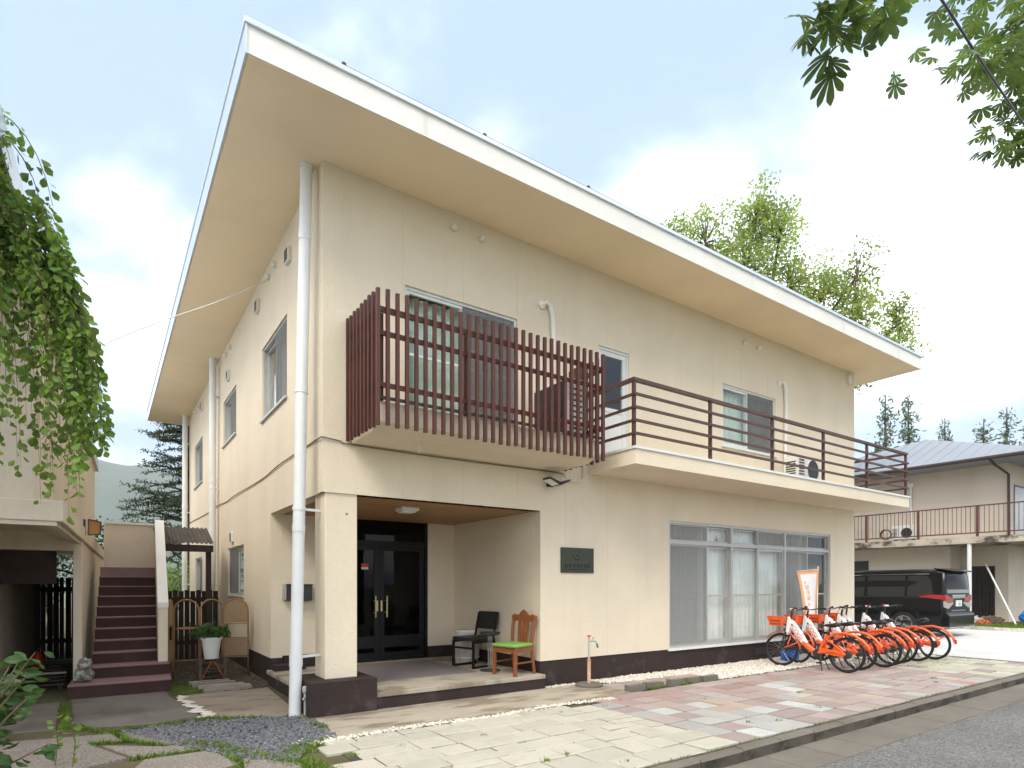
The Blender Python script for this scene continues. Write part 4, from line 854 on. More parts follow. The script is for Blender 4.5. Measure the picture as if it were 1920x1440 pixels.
# ================================================================ BICYCLES
def wheel(parent, y, rad=.30, motor=False):
    ty = MB().torus((0, y, rad), rad-.018, .019, 40, 8, 'x').build('wheel', 'tyre', parent, smooth=True)
    MB().torus((0, y, rad), rad-.042, .010, 40, 6, 'x').build('rim', 'dark_metal', ty, smooth=True)
    sp = MB()
    for k in range(20):
        a = 2*math.pi*k/20; s = .022 if k % 2 else -.022
        sp.tube([(s, y+.03*math.cos(a+.5), rad+.03*math.sin(a+.5)), (0, y+(rad-.05)*math.cos(a), rad+(rad-.05)*math.sin(a))], .0016, 4)
    sp.build('spokes', 'silver', ty)
    MB().lathe([(.012, -.05), (.028 if not motor else .07, -.035), (.028 if not motor else .07, .035), (.012, .05)], 14, (0, y, rad), 'x').build('hub', 'dark_metal', ty, smooth=2)
    return ty
def make_bike(basket=True, saddle_z=.80):
    t = thing('rental_bicycle', 'x', 'bicycle')
    wheel(t, 0, motor=True); wheel(t, 1.13)
    # orange rear frame
    fr = MB(); fr.tube([(0, .46, .30), (0, .40, .45), (0, .33, .62)], [.032, .028, .026], 10)
    fr.tube([(0, .74, .46), (0, .60, .34), (0, .46, .28)], [.05, .05, .042], 10)
    for s in (-1, 1): fr.tube([(s*.03, .46, .30), (s*.06, .22, .34), (s*.062, .0, .30)], [.028, .026, .018], 8); fr.tube([(s*.03, .36, .56), (s*.06, .16, .44), (s*.062, .0, .31)], .012, 6)
    fr.build('frame', 'orange', t, smooth=2)
    pts = [(.38, .40), (.36, .50), (.30, .585), (.18, .645), (.04, .66), (-.12, .625), (-.24, .555), (-.33, .46), (-.365, .36)]
    gb = MB(); vs = []
    for i, (y, z) in enumerate(pts):
        d = Vector((pts[min(i+1, 8)][0]-pts[max(i-1, 0)][0], pts[min(i+1, 8)][1]-pts[max(i-1, 0)][1])).normalized(); nx, nz = -d.y, d.x; h = .022
        for a in range(8):
            q_ = a*math.pi/4; vs.append((math.cos(q_)*.034, y+nx*math.sin(q_)*h, z+nz*math.sin(q_)*h))
    gb.add(vs, [(i*8+j, i*8+(j+1) % 8, (i+1)*8+(j+1) % 8, (i+1)*8+j) for i in range(8) for j in range(8)]+[tuple(range(8)), tuple(range(64, 72))])
    gd = gb.build('rear_guard', 'orange', t, smooth=True)
    MB().bar((.0, -.26, .53), (.0, -.02, .36), .03, .016).build('guard_stay', 'orange', gd); B(-.02, .02, -.385, -.36, .34, .42).build('rear_reflector', 'red', gd)
    # white battery tube
    a, b = Vector((0, .97, .80)), Vector((0, .70, .43)); d = (b-a).normalized(); up = Vector((0, d.z, -d.y))
    bt = MB(); vs = []
    for i, (tt, w_, h) in enumerate(((-.02, .03, .05), (.02, .038, .062), (.5, .040, .066), (.92, .036, .058), (1.05, .028, .045))):
        p = a.lerp(b, tt)
        for k in range(12):
            q_ = k*math.pi/6; vs.append(p+Vector((w_*math.copysign(abs(math.cos(q_))**.6, math.cos(q_)), 0, 0))+up*h*math.copysign(abs(math.sin(q_))**.6, math.sin(q_)))
    bt.add(vs, [(i*12+j, i*12+(j+1) % 12, (i+1)*12+(j+1) % 12, (i+1)*12+j) for i in range(4) for j in range(12)]+[tuple(range(12)), tuple(range(48, 60))])
    bo = bt.build('battery_case', 'bike_white', t, smooth=True)
    MB().lathe([(.016, -.0395), (.016, -.043)], 12, (0, .93, .755), 'x').build('lock', 'dark_metal', bo)
    m_ = COGI; o = link('lettering', m_, bo); o.matrix_local = Matrix.Translation(a.lerp(b, .48)+Vector((-.0418, 0, 0))) @ Matrix(((0, 0, -1, 0), (d.y, -up.y*-1*0+up.y, 0, 0), (d.z, up.z, 0, 0), (0, 0, 0, 1)))
    # head and fork
    MB().tube([(0, 1.035, .58), (0, .975, .86)], .034, 10).build('head_tube', 'bike_white', t, smooth=2)
    MB().prism([(1.06, .60), (1.02, .90), (.98, .90), (.955, .80), (.99, .60)], -.045, .045, 'x').build('head_cover', 'bike_white', t, bevel=.015)
    fk = MB()
    for s in (-1, 1): fk.tube([(s*.01, 1.04, .62), (s*.05, 1.045, .61), (s*.055, 1.07, .55), (s*.055, 1.13, .30)], .014, 8)
    fk.build('fork', 'dark_metal', t, smooth=2)
    fp_ = [(1.13+.335*math.cos(q_), .30+.335*math.sin(q_)) for q_ in [R(a_) for a_ in range(35, 176, 10)]]
    ff = MB(); ff.add([(sx*.03, y, z+(.006 if sx == 0 else 0)) for y, z in fp_ for sx in (-1, 0, 1)], [(i*3+j, i*3+j+1, i*3+j+4, i*3+j+3) for i in range(len(fp_)-1) for j in range(2)])
    fo = ff.build('front_fender', 'orange', t, smooth=True); md = fo.modifiers.new('s', 'SOLIDIFY'); md.thickness = .012
    MB().bar((-.05, .82, .45), (-.058, 1.05, .34), .016).bar((-.05, .95, .56), (-.058, 1.0, .40), .016).build('fender_stay', 'orange', fo)
    MB().lathe([(.03, 0), (.035, .03), (.02, .05)], 10, (0, 1.05, .66), 'y').build('head_lamp', 'dark_metal', t)
    # bars
    MB().tube([(0, .975, .86), (0, .96, .98), (0, .95, 1.0)], .017, 8).build('stem', 'dark_metal', t)
    MB().tube([(-.27, .80, 1.05), (-.19, .84, 1.06), (-.08, .93, 1.02), (.08, .93, 1.02), (.19, .84, 1.06), (.27, .80, 1.05)], .012, 8).build('handlebar', 'dark_metal', t, smooth=2)
    for s in (-1, 1):
        MB().tube([(s*.275, .795, 1.05), (s*.18, .845, 1.058)], .018, 8).build('grip', 'tyre', t)
        MB().bar((s*.17, .88, 1.05), (s*.25, .87, 1.02), .010, .012).build('brake_lever', 'dark_metal', t)
    B(-.06, .06, .91, .98, 1.02, 1.055).build('display', 'bike_white', t, bevel=.01); B(-.12, -.05, .90, .94, 1.025, 1.05).build('bell', 'orange', t, bevel=.006)
    if basket:
        bm_ = MB(); 
        def rect(z, e): return [(-.15-e, 1.08-e*.3, z), (.15+e, 1.08-e*.3, z), (.15+e, 1.30+e, z), (-.15-e, 1.30+e, z)]
        lv = [rect(.73, 0), rect(.79, .012), rect(.85, .026), rect(.895, .036)]
        vs = [p for l_ in lv for p in l_]; vs += [(x*.94, 1.19+(y-1.19)*.93, z+.004) for x, y, z in vs]
        fs = [(0, 1, 2, 3), (16, 17, 18, 19)]
        for i in range(3):
            for j in range(4): fs += [(i*4+j, i*4+(j+1) % 4, i*4+4+(j+1) % 4, i*4+4+j), (16+i*4+j, 16+i*4+(j+1) % 4, 16+i*4+4+(j+1) % 4, 16+i*4+4+j)]
        for j in range(4): fs.append((12+j, 12+(j+1) % 4, 28+(j+1) % 4, 28+j))
        bs = bm_.add(vs, fs).build('basket', 'orange', t, recalc=False)
        MB().tube([(lv[3][k % 4][0]*1.0, lv[3][k % 4][1], .895) for k in range(5)], .009, 6).build('basket_rim', 'orange', bs)
        sl_ = MB()
        for k in range(5):
            for z in (.765, .82): e = .02 if z > .8 else .007; sl_.box(-.15-e-.004, -.15-e+.003, 1.105+k*.038, 1.105+k*.038+.022, z-.014, z+.014)
        sl_.build('basket_slots', 'dark_metal', bs)
        MB().bar((0, 1.02, .75), (0, 1.09, .75), .04).build('basket_bracket', 'dark_metal', bs)
    # saddle
    MB().tube([(0, .33, .60), (0, .27, saddle_z-.05)], .014, 8).build('seat_post', 'dark_metal', t, smooth=2)
    sv = []; 
    for y, w_, z, h in ((.13, .07, .018, .035), (.16, .09, .024, .05), (.22, .075, .006, .052), (.29, .035, .0, .04), (.35, .022, .004, .03), (.385, .010, .0, .015)):
        for k in range(10): q_ = k*math.pi/5; sv.append((w_*math.cos(q_), y, saddle_z-.03+z+h*math.sin(q_)*(1 if math.sin(q_) > 0 else .6)))
    MB().add(sv, [(i*10+j, i*10+(j+1) % 10, (i+1)*10+(j+1) % 10, (i+1)*10+j) for i in range(5) for j in range(10)]+[tuple(range(10)), tuple(range(50, 60))]).build('saddle', 'saddle', t, smooth=True)
    # drivetrain
    MB().lathe([(.085, .045), (.085, .052)], 20, (0, .46, .28), 'x').lathe([(.085, -.045), (.085, -.052)], 20, (0, .46, .28), 'x').build('chain_ring', 'dark_metal', t)
    cr = MB().bar((-.06, .46, .28), (-.065, .40, .13), .02, .014).bar((.06, .46, .28), (.065, .52, .43), .02, .014).build('crank', 'dark_metal', t)
    MB().box(-.15, -.07, .365, .435, .118, .14).build('pedal', 'tyre', cr); MB().box(.07, .15, .485, .555, .42, .442).build('pedal', 'tyre', cr)
    MB().bar((-.066, .02, .30), (-.05, .44, .345), .008, .09).build('chain_guard', 'orange', t, bevel=.006)
    MB().tube([(-.04, .42, .26), (-.13, .34, .01)], .010, 6).tube([(.04, .42, .26), (.13, .34, .01)], .010, 6).build('kick_stand', 'dark_metal', t)
    MB().bar((0, -.05, .58), (.0, -.05, .64), .05).build('lock_box', 'dark_metal', t)
    MB().tube([(-.1, .93, 1.02), (-.06, 1.03, .9), (-.04, 1.04, .7), (-.05, 1.06, .5)], .004, 5).build('brake_cable', 'dark_metal', t)
    return t
COGI = textmesh('COGI', .11, 'orange', .0006)
bk1 = make_bike(True, .80); bk2 = make_bike(False, .78); bk2['category'] = 'bicycle'
spots = [(8.20, -1.86, 2, 'orange and white rental bicycle nearest the camera, at the left end of the row'), (8.70, -1.82, -1, 'second rental bicycle from the left, orange basket before the banner'), (9.42, -1.90, 1, 'third rental bicycle from the left, with an orange basket'),
         (9.88, -1.84, -2, 'fourth rental bicycle from the left, the middle one, without basket'), (10.30, -1.80, 2, 'fifth rental bicycle from the left of the row, with basket'), (10.86, -1.86, -1, 'sixth rental bicycle from the left, next to last, without basket'), (11.44, -1.95, -4, 'orange and white rental bicycle at the far right end of the row')]
use = {bk1.name: 0, bk2.name: 0}
for i, (x, y, a, lb) in enumerate(spots):
    src = bk2 if i in (3, 5, 6) else bk1
    o = src if use[src.name] == 0 else copy_tree(src); use[src.name] += 1
    o.location = (x, y, .006); o.rotation_euler = (0, R([3, 5, 2, 4.5, 3, 6, 2][i]), R(a*1.5)); tag(o, lb, 'bicycle', 'rental bicycles parked in a row')
    turn = Matrix.Translation((0, 1.0, 0)) @ Matrix.Rotation(R([7, -9, 4, 12, -6, 9, -13][i]), 4, 'Z') @ Matrix.Translation((0, -1.0, 0))
    for ch in o.children:                       # each front end is steered a little differently
        n_ = ch.name.split('.')[0]
        if n_ in ('handlebar', 'grip', 'brake_lever', 'display', 'bell', 'stem', 'fork', 'front_fender', 'basket', 'head_lamp') or (n_ == 'wheel' and sum(v.co.y for v in ch.data.vertices)/len(ch.data.vertices) > .5): ch.matrix_local = turn
# banner
t = thing('banner_flag', 'white and orange vertical banner flag behind the bicycles', 'banner', (9.78, -.50, 0))
MB().tube([(0, 0, .05), (.02, 0, 1.0), (.05, 0, 1.86)], .011, 8).build('pole', 'alu_white', t); MB().tube([(.05, 0, 1.80), (-.80, -.05, 1.745)], .007, 6).build('arm', 'alu_white', t)
MB().lathe([(.16, 0), (.16, .06), (.05, .09), (.03, .12)], 14).build('base', 'white_plastic', t, smooth=2)
def flag(s, tt):                           # s across 0..1 from pole, tt down 0..1
    wd_ = .80*(1-.50*tt)+.02; x = .04-.03*tt - wd_*s*(1); return (x, -.02+.05*math.sin(s*5+tt*2.5)*(.3+tt)-.04*tt*s, 1.79-.05*s-1.25*tt)
def fl(name, s0, s1, t0, t1, m, off=0, ns=10, ntt=16, par=t):
    vs = []
    for j in range(ntt+1):
        for i in range(ns+1): p = flag(s0+(s1-s0)*i/ns, t0+(t1-t0)*j/ntt); vs.append((p[0], p[1]-off, p[2]))
    return MB().add(vs, [(j*(ns+1)+i, j*(ns+1)+i+1, (j+1)*(ns+1)+i+1, (j+1)*(ns+1)+i) for j in range(ntt) for i in range(ns)]).build(name, m, par, smooth=True, recalc=False)
cl = fl('cloth', 0, 1, 0, 1, 'flag_white'); fl('border', 0, .08, .05, 1, 'flag_orange', .003, 2, 16, cl); fl('border', .90, 1, .05, 1, 'flag_orange', .003, 2, 16, cl); fl('border', 0, 1, 0, .05, 'flag_orange', .003, 10, 2, cl)
for k in range(5):
    t0 = .14+k*.085
    for (a, b, c, d_) in ((.56, .76, 0, .012), (.56, .76, .026, .038), (.56, .60, .0, .06), (.70, .76, .02, .062), (.60, .74, .052, .062)): 
        if (k*3+int(a*100)) % 4: fl('lettering', a, b, t0+c, t0+d_, 'flag_orange', .004, 3, 2, cl)
t = thing('blue_crate', 'small blue plastic crate on the gravel behind the first bicycles', 'crate', (8.95, -.42, 0))
mb = MB(); frame(mb, -.16, .16, .0, .20, -.1, -.085, .03); mb.box(-.16, .16, .085, .1, 0, .2).box(-.16, -.145, -.085, .085, 0, .2).box(.145, .16, -.085, .085, 0, .2).box(-.13, .13, -.099, -.09, .03, .17).build('shell', 'blue_plastic', t)
MB().box(-.12, .12, -.07, .07, .12, .16).build('contents', 'rubble', t)

# ================================================================ VAN
V = thing('parked_van', 'black minivan parked behind the house corner, rear towards the street', 'van', (17.2+.925, -.10, 0))
HW = .925; WR = .345; wy = (1.05, 4.0)
stn = sorted({*[i*.05 for i in range(99)], .02, .035})
prof_top = [(0, 1.78), (.05, 1.86), (.25, 1.915), (.8, 1.94), (2.2, 1.93), (3.0, 1.86), (3.35, 1.72), (4.0, 1.20), (4.6, 1.02), (4.85, .85), (4.9, .6)]
def itp(tab, y):
    for (a, b), (c, d) in zip(tab, tab[1:]):
        if a <= y <= c: return b+(d-b)*(y-a)/(c-a)
    return tab[-1][1]
vs = []; rows = 0
for y in stn:
    zt = itp(prof_top, y); zb = .24
    for q_ in wy:
        if abs(y-q_) < .42: zb = max(zb, WR+math.sqrt(.42**2-(y-q_)**2)-.02)
    e = .05*max(0, 1-y/.12)**2+ (.30*max(0, (y-4.2)/.7)**2 if y > 4.2 else 0); hw = HW-e
    belt = min(1.10, zt-.04)
    half = [(hw*.93, zb), (hw*.975, max(zb, .34)), (hw, max(zb, .62)), (hw, max(.8, zb)), (hw*.992, belt), (hw*.93, belt+(zt-belt)*.55), (hw*.86, zt-.075), (hw*.80, zt-.025), (hw*.6, zt), (0, zt+.012)]
    ring = [(-x, y, z) for x, z in half] + [(x, y, z) for x, z in half[::-1][1:]]
    vs += ring; rows += 1
M_ = 19
fs = [(i*M_+j, i*M_+j+1, (i+1)*M_+j+1, (i+1)*M_+j) for i in range(rows-1) for j in range(M_-1)]
body = MB().add(vs, fs+[tuple(range(M_)), tuple((rows-1)*M_+j for j in range(M_))]).build('body', 'van_paint', V, smooth=2)
B(-.84, .84, .15, 4.7, .20, .8).build('underbody', 'tyre', V)
for y in wy:
    for s in (-1, 1):
        c = (s*(HW-.13), y, WR); wl = MB().lathe([(.20, -.11), (WR-.03, -.115), (WR, -.08), (WR, .08), (WR-.03, .115), (.20, .11)], 32, c, 'x').build('wheel', 'tyre', V, smooth=2)
        xo = s*.118; MB().lathe([(.235, 0), (.235, .01*s), (.215, -.01*s), (.20, -.03*s), (.03, -.03*s)], 28, (c[0]+xo, y, WR), 'x').build('rim', 'dark_metal', wl, smooth=2)
        sp = MB(); sp.torus((c[0]+xo, y, WR), .225, .014, 28, 6, 'x')
        for k in range(10): a = 2*math.pi*(k//2)/5+(.16 if k % 2 else -.16); sp.bar((c[0]+xo+.006*s, y+.04*math.cos(a), WR+.04*math.sin(a)), (c[0]+xo+.006*s, y+.22*math.cos(a), WR+.22*math.sin(a)), .03, .045, (1, 0, 0))
        sp.lathe([(.05, .0), (.045, .016*s)], 14, (c[0]+xo, y, WR), 'x'); sp.build('spokes', 'silver', wl)
# glazing on the near side (follow the leaning upper body), rear glass, lamps
def sidepoly(pts, s=-1, off=.006):
    out = []
    for y, z in pts:
        zt = itp(prof_top, y); belt = 1.10; f_ = (z-belt)/(zt-belt); 
        k = .992+(.93-.992)*f_/.55 if f_ < .55 else .93+(.86-.93)*(f_-.55)/.40
        out.append((s*(HW*k+off), y, z))
    return out
for s in (-1, 1):
    for pts in ([(.28, 1.16), (.95, 1.14), (.95, 1.74), (.48, 1.74), (.36, 1.6)], [(1.02, 1.14), (2.05, 1.13), (2.05, 1.74), (1.02, 1.745)], [(2.14, 1.13), (3.05, 1.13), (2.95, 1.66), (2.14, 1.73)]):
        top = sidepoly(pts, s); n_ = len(top); inn = [(p[0]-s*.03, p[1], p[2]) for p in top]
        MB().add(top+inn, [tuple(range(n_)), tuple(range(n_, 2*n_))[::-1]]+[(i, (i+1) % n_, n_+(i+1) % n_, n_+i) for i in range(n_)]).build('side_window', 'van_glass', V)
    MB().bar((s*(HW*.862+.004), .42, 1.79), (s*(HW*.862+.004), 3.0, 1.765), .022, .014).build('roof_trim', 'chrome', V)
    MB().bar((s*(HW*.985), .30, .30), (s*(HW*.985), 3.6, .30), .012, .02).build('sill_trim', 'chrome', V)
    MB().bar((s*(HW+.002), .36, 1.12), (s*(HW+.002), 3.3, 1.115), .008, .018).build('belt_trim', 'dark_metal', V)
    # tail lamp wraps round the corner
    side = [(.62, 1.16), (.30, 1.20), (.10, 1.19), (.03, 1.14), (.03, 1.06), (.20, 1.08), (.62, 1.13)]
    o_ = [(s*(HW*.997+.012), y, z) for y, z in side]; n_ = len(o_)
    MB().add(o_+[(p[0]-s*.05, p[1], p[2]) for p in o_], [tuple(range(n_)), tuple(range(n_, 2*n_))[::-1]]+[(i, (i+1) % n_, n_+(i+1) % n_, n_+i) for i in range(n_)]).build('tail_lamp', 'red_lens', V, bevel=.004)
    MB().prism([(s*.42, 1.08), (s*.42, 1.0), (s*.70, .97), (s*.915, 1.04), (s*.915, 1.19), (s*.80, 1.17)], -.022, .05, 'y').build('tail_lamp', 'red_lens', V, bevel=.006)
    MB().prism([(s*.40, .985), (s*.40, .93), (s*.72, .80), (s*.90, .84), (s*.905, 1.02), (s*.70, .955)], -.018, .05, 'y').build('reversing_lamp', 'clear_lens', V, bevel=.006)
    B(min(s*.88, s*.62), max(s*.88, s*.62), -.03, .02, .47, .52).build('rear_reflector', 'red_lens', V)
MB().add([(-.80, -.012, 1.24), (.80, -.012, 1.24), (.70, .055, 1.80), (-.70, .055, 1.80), (-.80, .03, 1.24), (.80, .03, 1.24), (.70, .09, 1.80), (-.70, .09, 1.80)], [(0, 1, 2, 3), (7, 6, 5, 4), (0, 4, 5, 1), (1, 5, 6, 2), (2, 6, 7, 3), (3, 7, 4, 0)]).build('rear_window', 'van_glass', V)
B(-.44, .44, -.035, .02, 1.09, 1.19).build('rear_garnish', 'chrome', V, bevel=.01)
pl_ = B(-.17, .17, -.034, -.0, .865, 1.03).build('number_plate', 'plate_white', V); mb = MB()
for k in range(4): mb.box(-.10+k*.062, -.10+k*.062+.036, -.0365, -.0335, .885, .965)
for k in range(5): mb.box(-.09+k*.04, -.09+k*.04+.025, -.0365, -.0335, .985, 1.012)
mb.build('plate_print', 'green_plastic', pl_)
MB().prism([(-.16, 1.865), (.34, 1.96), (.34, 1.925), (-.14, 1.845)], -.74, .74, 'x').build('spoiler', 'van_paint', V, bevel=.01)
MB().prism([(-.10, .30), (-.105, .62), (-.03, .70), (.12, .70), (.12, .30)], -HW*.985, HW*.985, 'x').build('rear_bumper', 'van_paint', V, bevel=.02)
B(-HW*.95, HW*.95, -.11, .1, .265, .295).build('bumper_trim', 'chrome', V)
B(-.5, .5, -.02, .01, .735, .755).build('tailgate_trim', 'chrome', V)

# ================================================================ RIGHT HOUSE
RH = thing('right_house', 'beige two storey house with balcony and grey metal roof behind the van', 'house')
hx, hy = 25.2, .74
ops = []
B(hx, 36, hy, 11, 3.1, 6.02).build('upper_wall', 'right_wall', RH)
B(hx+.002, 36, 2.7, 11, .0, 3.1).build('lower_wall', 'right_wall', RH)
B(hx+1.1, 36, hy+.3, 2.69, .0, 3.1).build('lower_wall', 'neigh_wall', RH)
B(hx+.01, hx+1.09, 2.55, 2.699, 0, 3.1).build('recess_wall', 'right_wall', RH)
for k in range(8): B(hx-.006, hx, hy+.05, 10.9, 3.5+k*.31, 3.506+k*.31).build('siding_joint', 'right_wall', RH)
sl = B(23.95, 36, -.55, 11, 2.98, 3.22); sl.build('balcony_slab', 'old_slab', RH)
B(24.3, hx-.001, hy, 10.9, 3.221, 3.24).build('balcony_floor', 'old_slab', RH)
# hip roof
zr = 6.05; A = (28.4, 4.6, 8.0)
MB().add([(23.9, -.75, zr), (37, -.75, zr), (37, 12, zr), (23.9, 12, zr), A, (33, 4.6, 8.0), (23.9, -.75, zr-.1), (37, -.75, zr-.1), (37, 12, zr-.1), (23.9, 12, zr-.1)], [(0, 4, 3), (0, 1, 5, 4), (1, 2, 5), (3, 4, 5, 2), (6, 9, 8, 7), (0, 3, 9, 6), (1, 0, 6, 7), (3, 2, 8, 9)]).build('roof', 'right_roof', RH)
for k in range(24):
    y = -.4+k*.5; t_ = min((y+.75)/5.35 if y < 4.6 else (12-y)/7.4, 1); MB().bar((23.92, y, zr+.012), (23.92+4.48*t_, y, zr+1.95*t_+.012), .02, .012).build('roof_seam', 'right_roof', RH)
MB().tube([(23.86, -.8, zr-.05), (23.86, 12, zr-.05)], .07, 8).build('gutter', 'brown_gutter', RH); MB().tube([(23.86, -.82, zr-.05), (36, -.82, zr-.05)], .07, 8).build('gutter', 'brown_gutter', RH)
MB().tube([(23.9, .9, zr-.1), (24.1, .8, zr-.3), (25.1, .70, zr-.55), (25.12, .69, 3.3)], .045, 8).build('drain_pipe', 'brown_gutter', RH)
MB().tube([(24.05, 1.55, 2.98), (24.05, 1.55, .02)], .07, 10).build('support_pipe', 'pipe', RH)
MB().tube([(hx-.05, 3.9, 5.5), (hx-.05, 3.9, 3.3)], .04, 8).build('wall_duct', 'white_plastic', RH); B(hx-.09, hx, 3.8, 4.0, 5.45, 5.62).build('vent_hood', 'white_plastic', RH)
B(hx-.01, hx+.05, 5.55, 6.35, 2.02, 2.5).build('louvre_window', 'dark_metal', RH); B(hx-.04, hx, 4.8, 8.5, 1.90, 1.94).build('ledge', 'right_wall', RH)
fm = MB(); frame(fm, hx+.6, hx+2.4, 3.3, 5.2, hy-.02, hy+.03, .06); rw = fm.build('window', 'dark_metal', RH); B(hx+.66, hx+2.34, hy-.012, hy-.002, 3.36, 5.14).build('pane', 'van_glass', rw)
# door in the recess
B(hx+1.075, hx+1.098, 1.45, 2.25, .05, 2.2).build('door', 'dark_metal', RH); B(hx+1.0, hx+1.07, 2.26, 2.52, .9, 2.15).build('meter_box', 'alu', RH)
for k in range(6): B(hx+1.05, hx+1.074, 1.5+k*.12, 1.56+k*.12, .1, 2.1).build('door_batten', 'dark_wood', RH)
# railing of that balcony
rr_ = thing('red_railing', 'thin rusty red balcony railing on the house behind the van', 'railing')
bmh = B(-.008, .008, -.008, .008, 0, 1.0).mesh('baluster', 'red_rail')
for i in range(66):
    link('baluster', bmh, rr_, (24.02, -.45+i*.14, 3.34))
for i in range(12): link('baluster', bmh, rr_, (24.2+i*.14, -.48, 3.34))
for z in (4.34, 3.36): B(23.99, 24.05, -.5, 9, z-.02, z+.02).build('rail', 'red_rail', rr_); B(24.051, 27, -.51, -.45, z-.02, z+.02).build('rail', 'red_rail', rr_)
for y in (-.48, 1.3, 3.2, 5.1, 7.0): B(23.985, 24.055, y-.035, y+.035, 3.2, 4.36).build('post', 'red_rail', rr_)
aircon('old outdoor air conditioner on the balcony of the far house', (24.75, 3.9, 3.241), R(-90), .85, .32, .62)
t = thing('hose_coil', 'round coil of dark hose before the far balcony air conditioner', 'hose', (24.36, 4.5, 3.241))
for k in range(4): MB().torus((.03*k-.05, 0, .28), .20-.012*(k % 2), .016, 24, 6, 'x').build('loop', 'bark', t)
t = thing('leaning_pole', 'long white pole leaning beside the doorway of the far house', 'pole', (24.1, .2, .0)); MB().tube([(0, 0, 0.05), (.75, 1.05, 2.1)], .03, 8).build('shaft', 'white_plastic', t); MB().tube([(.75, 1.05, 2.1), (.8, 1.12, 2.25)], .035, 8).build('cap', 'alu', t)
# junk
def heap(name, label, cat, loc, sz, m, seed, sub=3):
    b = bmesh.new(); bmesh.ops.create_icosphere(b, subdivisions=4, radius=1); rr = random.Random(seed); ph = [rr.uniform(0, 6) for _ in range(8)]; vs = []
    for v in b.verts:
        p = v.co; k = 1+.16*math.sin(p.x*7+ph[0])*math.sin(p.y*8+ph[1])+.12*abs(math.sin(p.x*13+p.z*9+ph[2]))+.1*math.sin(p.y*17+ph[3]+p.z*6)
        vs.append((p.x*sz[0]*k, p.y*sz[1]*k, max(-.02, p.z*sz[2]*k+sz[2]*.3)))
    fs = [[v.index for v in f.verts] for f in b.faces]; b.free()
    return tag(MB().add(vs, fs).build(name, m, None, loc=loc), label, cat)
heap('blue_tarp', 'crumpled bright blue tarpaulin covering a heap by the far house', 'tarpaulin', (25.0, -.75, .05), (.7, .85, .62), 'tarp', 3)
heap('brush_pile', 'brown brushwood pile in front of the blue tarpaulin', 'brushwood', (23.7, -.9, .05), (.45, .5, .38), 'bark', 8)
for i, (x, y, s, m, lb) in enumerate([(24.0, 1.75, .34, 'rubble', 'large pale stone block near the far support pipe'), (23.6, 1.35, .30, 'rubble', 'crumpled white sack on the grass by the far house'), (24.2, .95, .30, 'bark', 'dark brown board heap behind the pale stones'), (23.5, 1.0, .2, 'terracotta', 'reddish broken brick lump lying on the grass')]): heap('rubble_piece', lb, 'rubble', (x, y, .04), (s, s*1.2, s*.75), m, 20+i)
t = thing('flower_pot', 'terracotta flower pot with white planter on top behind the van', 'flower pot', (24.0, 2.35, .05))
MB().lathe([(.20, 0), (.27, .55), (.29, .55), (.29, .6), (.1, .6)], 18).build('pot', 'terracotta', t, smooth=2); B(-.2, .2, -.4, .35, .6, .95).build('planter', 'white_plastic', t, bevel=.02)
c = rng.normal(0, 1, (170, 3))*np.array([.2, .34, .16])+np.array([0, 0, 1.15]); v, f = leaves(c, .14, rng, .2, .5); npmesh('foliage', v, f, 'plant', t)

# ================================================================ TREES
def crown_tree(name, label, base, lobes, nclump, nleaf, lsize, m, trunk_r, fork_z, seed=1, cl=.35, group=None, droop=.3, bark='bark', cat='tree'):
    rg = np.random.default_rng(seed); t = thing(name, label, cat, base, 0, group); bx_, by_, bz_ = base
    tk = MB(); fork = Vector((random.uniform(-.3, .3), random.uniform(-.3, .3), fork_z))
    tk.tube([(0, 0, -.2), tuple(fork*.4+Vector((.1, .05, 0))), tuple(fork)], [trunk_r*1.25, trunk_r, trunk_r*.75], 12)
    tot = sum(l[3]*l[4]*l[5] for l in lobes); cc = []
    for (lx, ly, lz, rx, ry, rz) in lobes:
        c0 = Vector((lx-bx_, ly-by_, lz-bz_)); mid = fork.lerp(c0, .5)+Vector((rg.normal(0, .3), rg.normal(0, .3), .3))
        top = c0+Vector((0, 0, rz*.75)); tk.tube([fork, mid, c0, top], [trunk_r*.5, trunk_r*.3, trunk_r*.16, trunk_r*.04], 7)
        n = max(4, int(nclump*(rx*ry*rz)/tot)); d = unit(rg.normal(size=(n, 3))); rad = rg.uniform(.15, 1, (n, 1))**.45
        pts = d*rad*np.array([[rx, ry, rz]])*(1+.22*np.sin(d[:, :1]*5+lx)*np.cos(d[:, 1:2]*6+ly)); pts = pts+np.array([[c0.x, c0.y, c0.z]]); cc.append(pts)
        for q_ in pts[:: max(1, n//26)]: 
            b0 = c0.lerp(Vector(q_), .15); tk.tube([b0, b0.lerp(Vector(q_), .5)+Vector((0, 0, .1)), q_], [trunk_r*.09, trunk_r*.06, trunk_r*.02], 4, False)
    tk.build('trunk', bark, t, smooth=True)
    C = np.concatenate(cc); k = rg.normal(0, cl, (len(C), nleaf, 3))*np.array([1, 1, .7]); L_ = (C[:, None, :]+k).reshape(-1, 3)
    v, f = leaves(L_, lsize, rg, droop, .55); o = npmesh('crown', v, f, m, t); return t
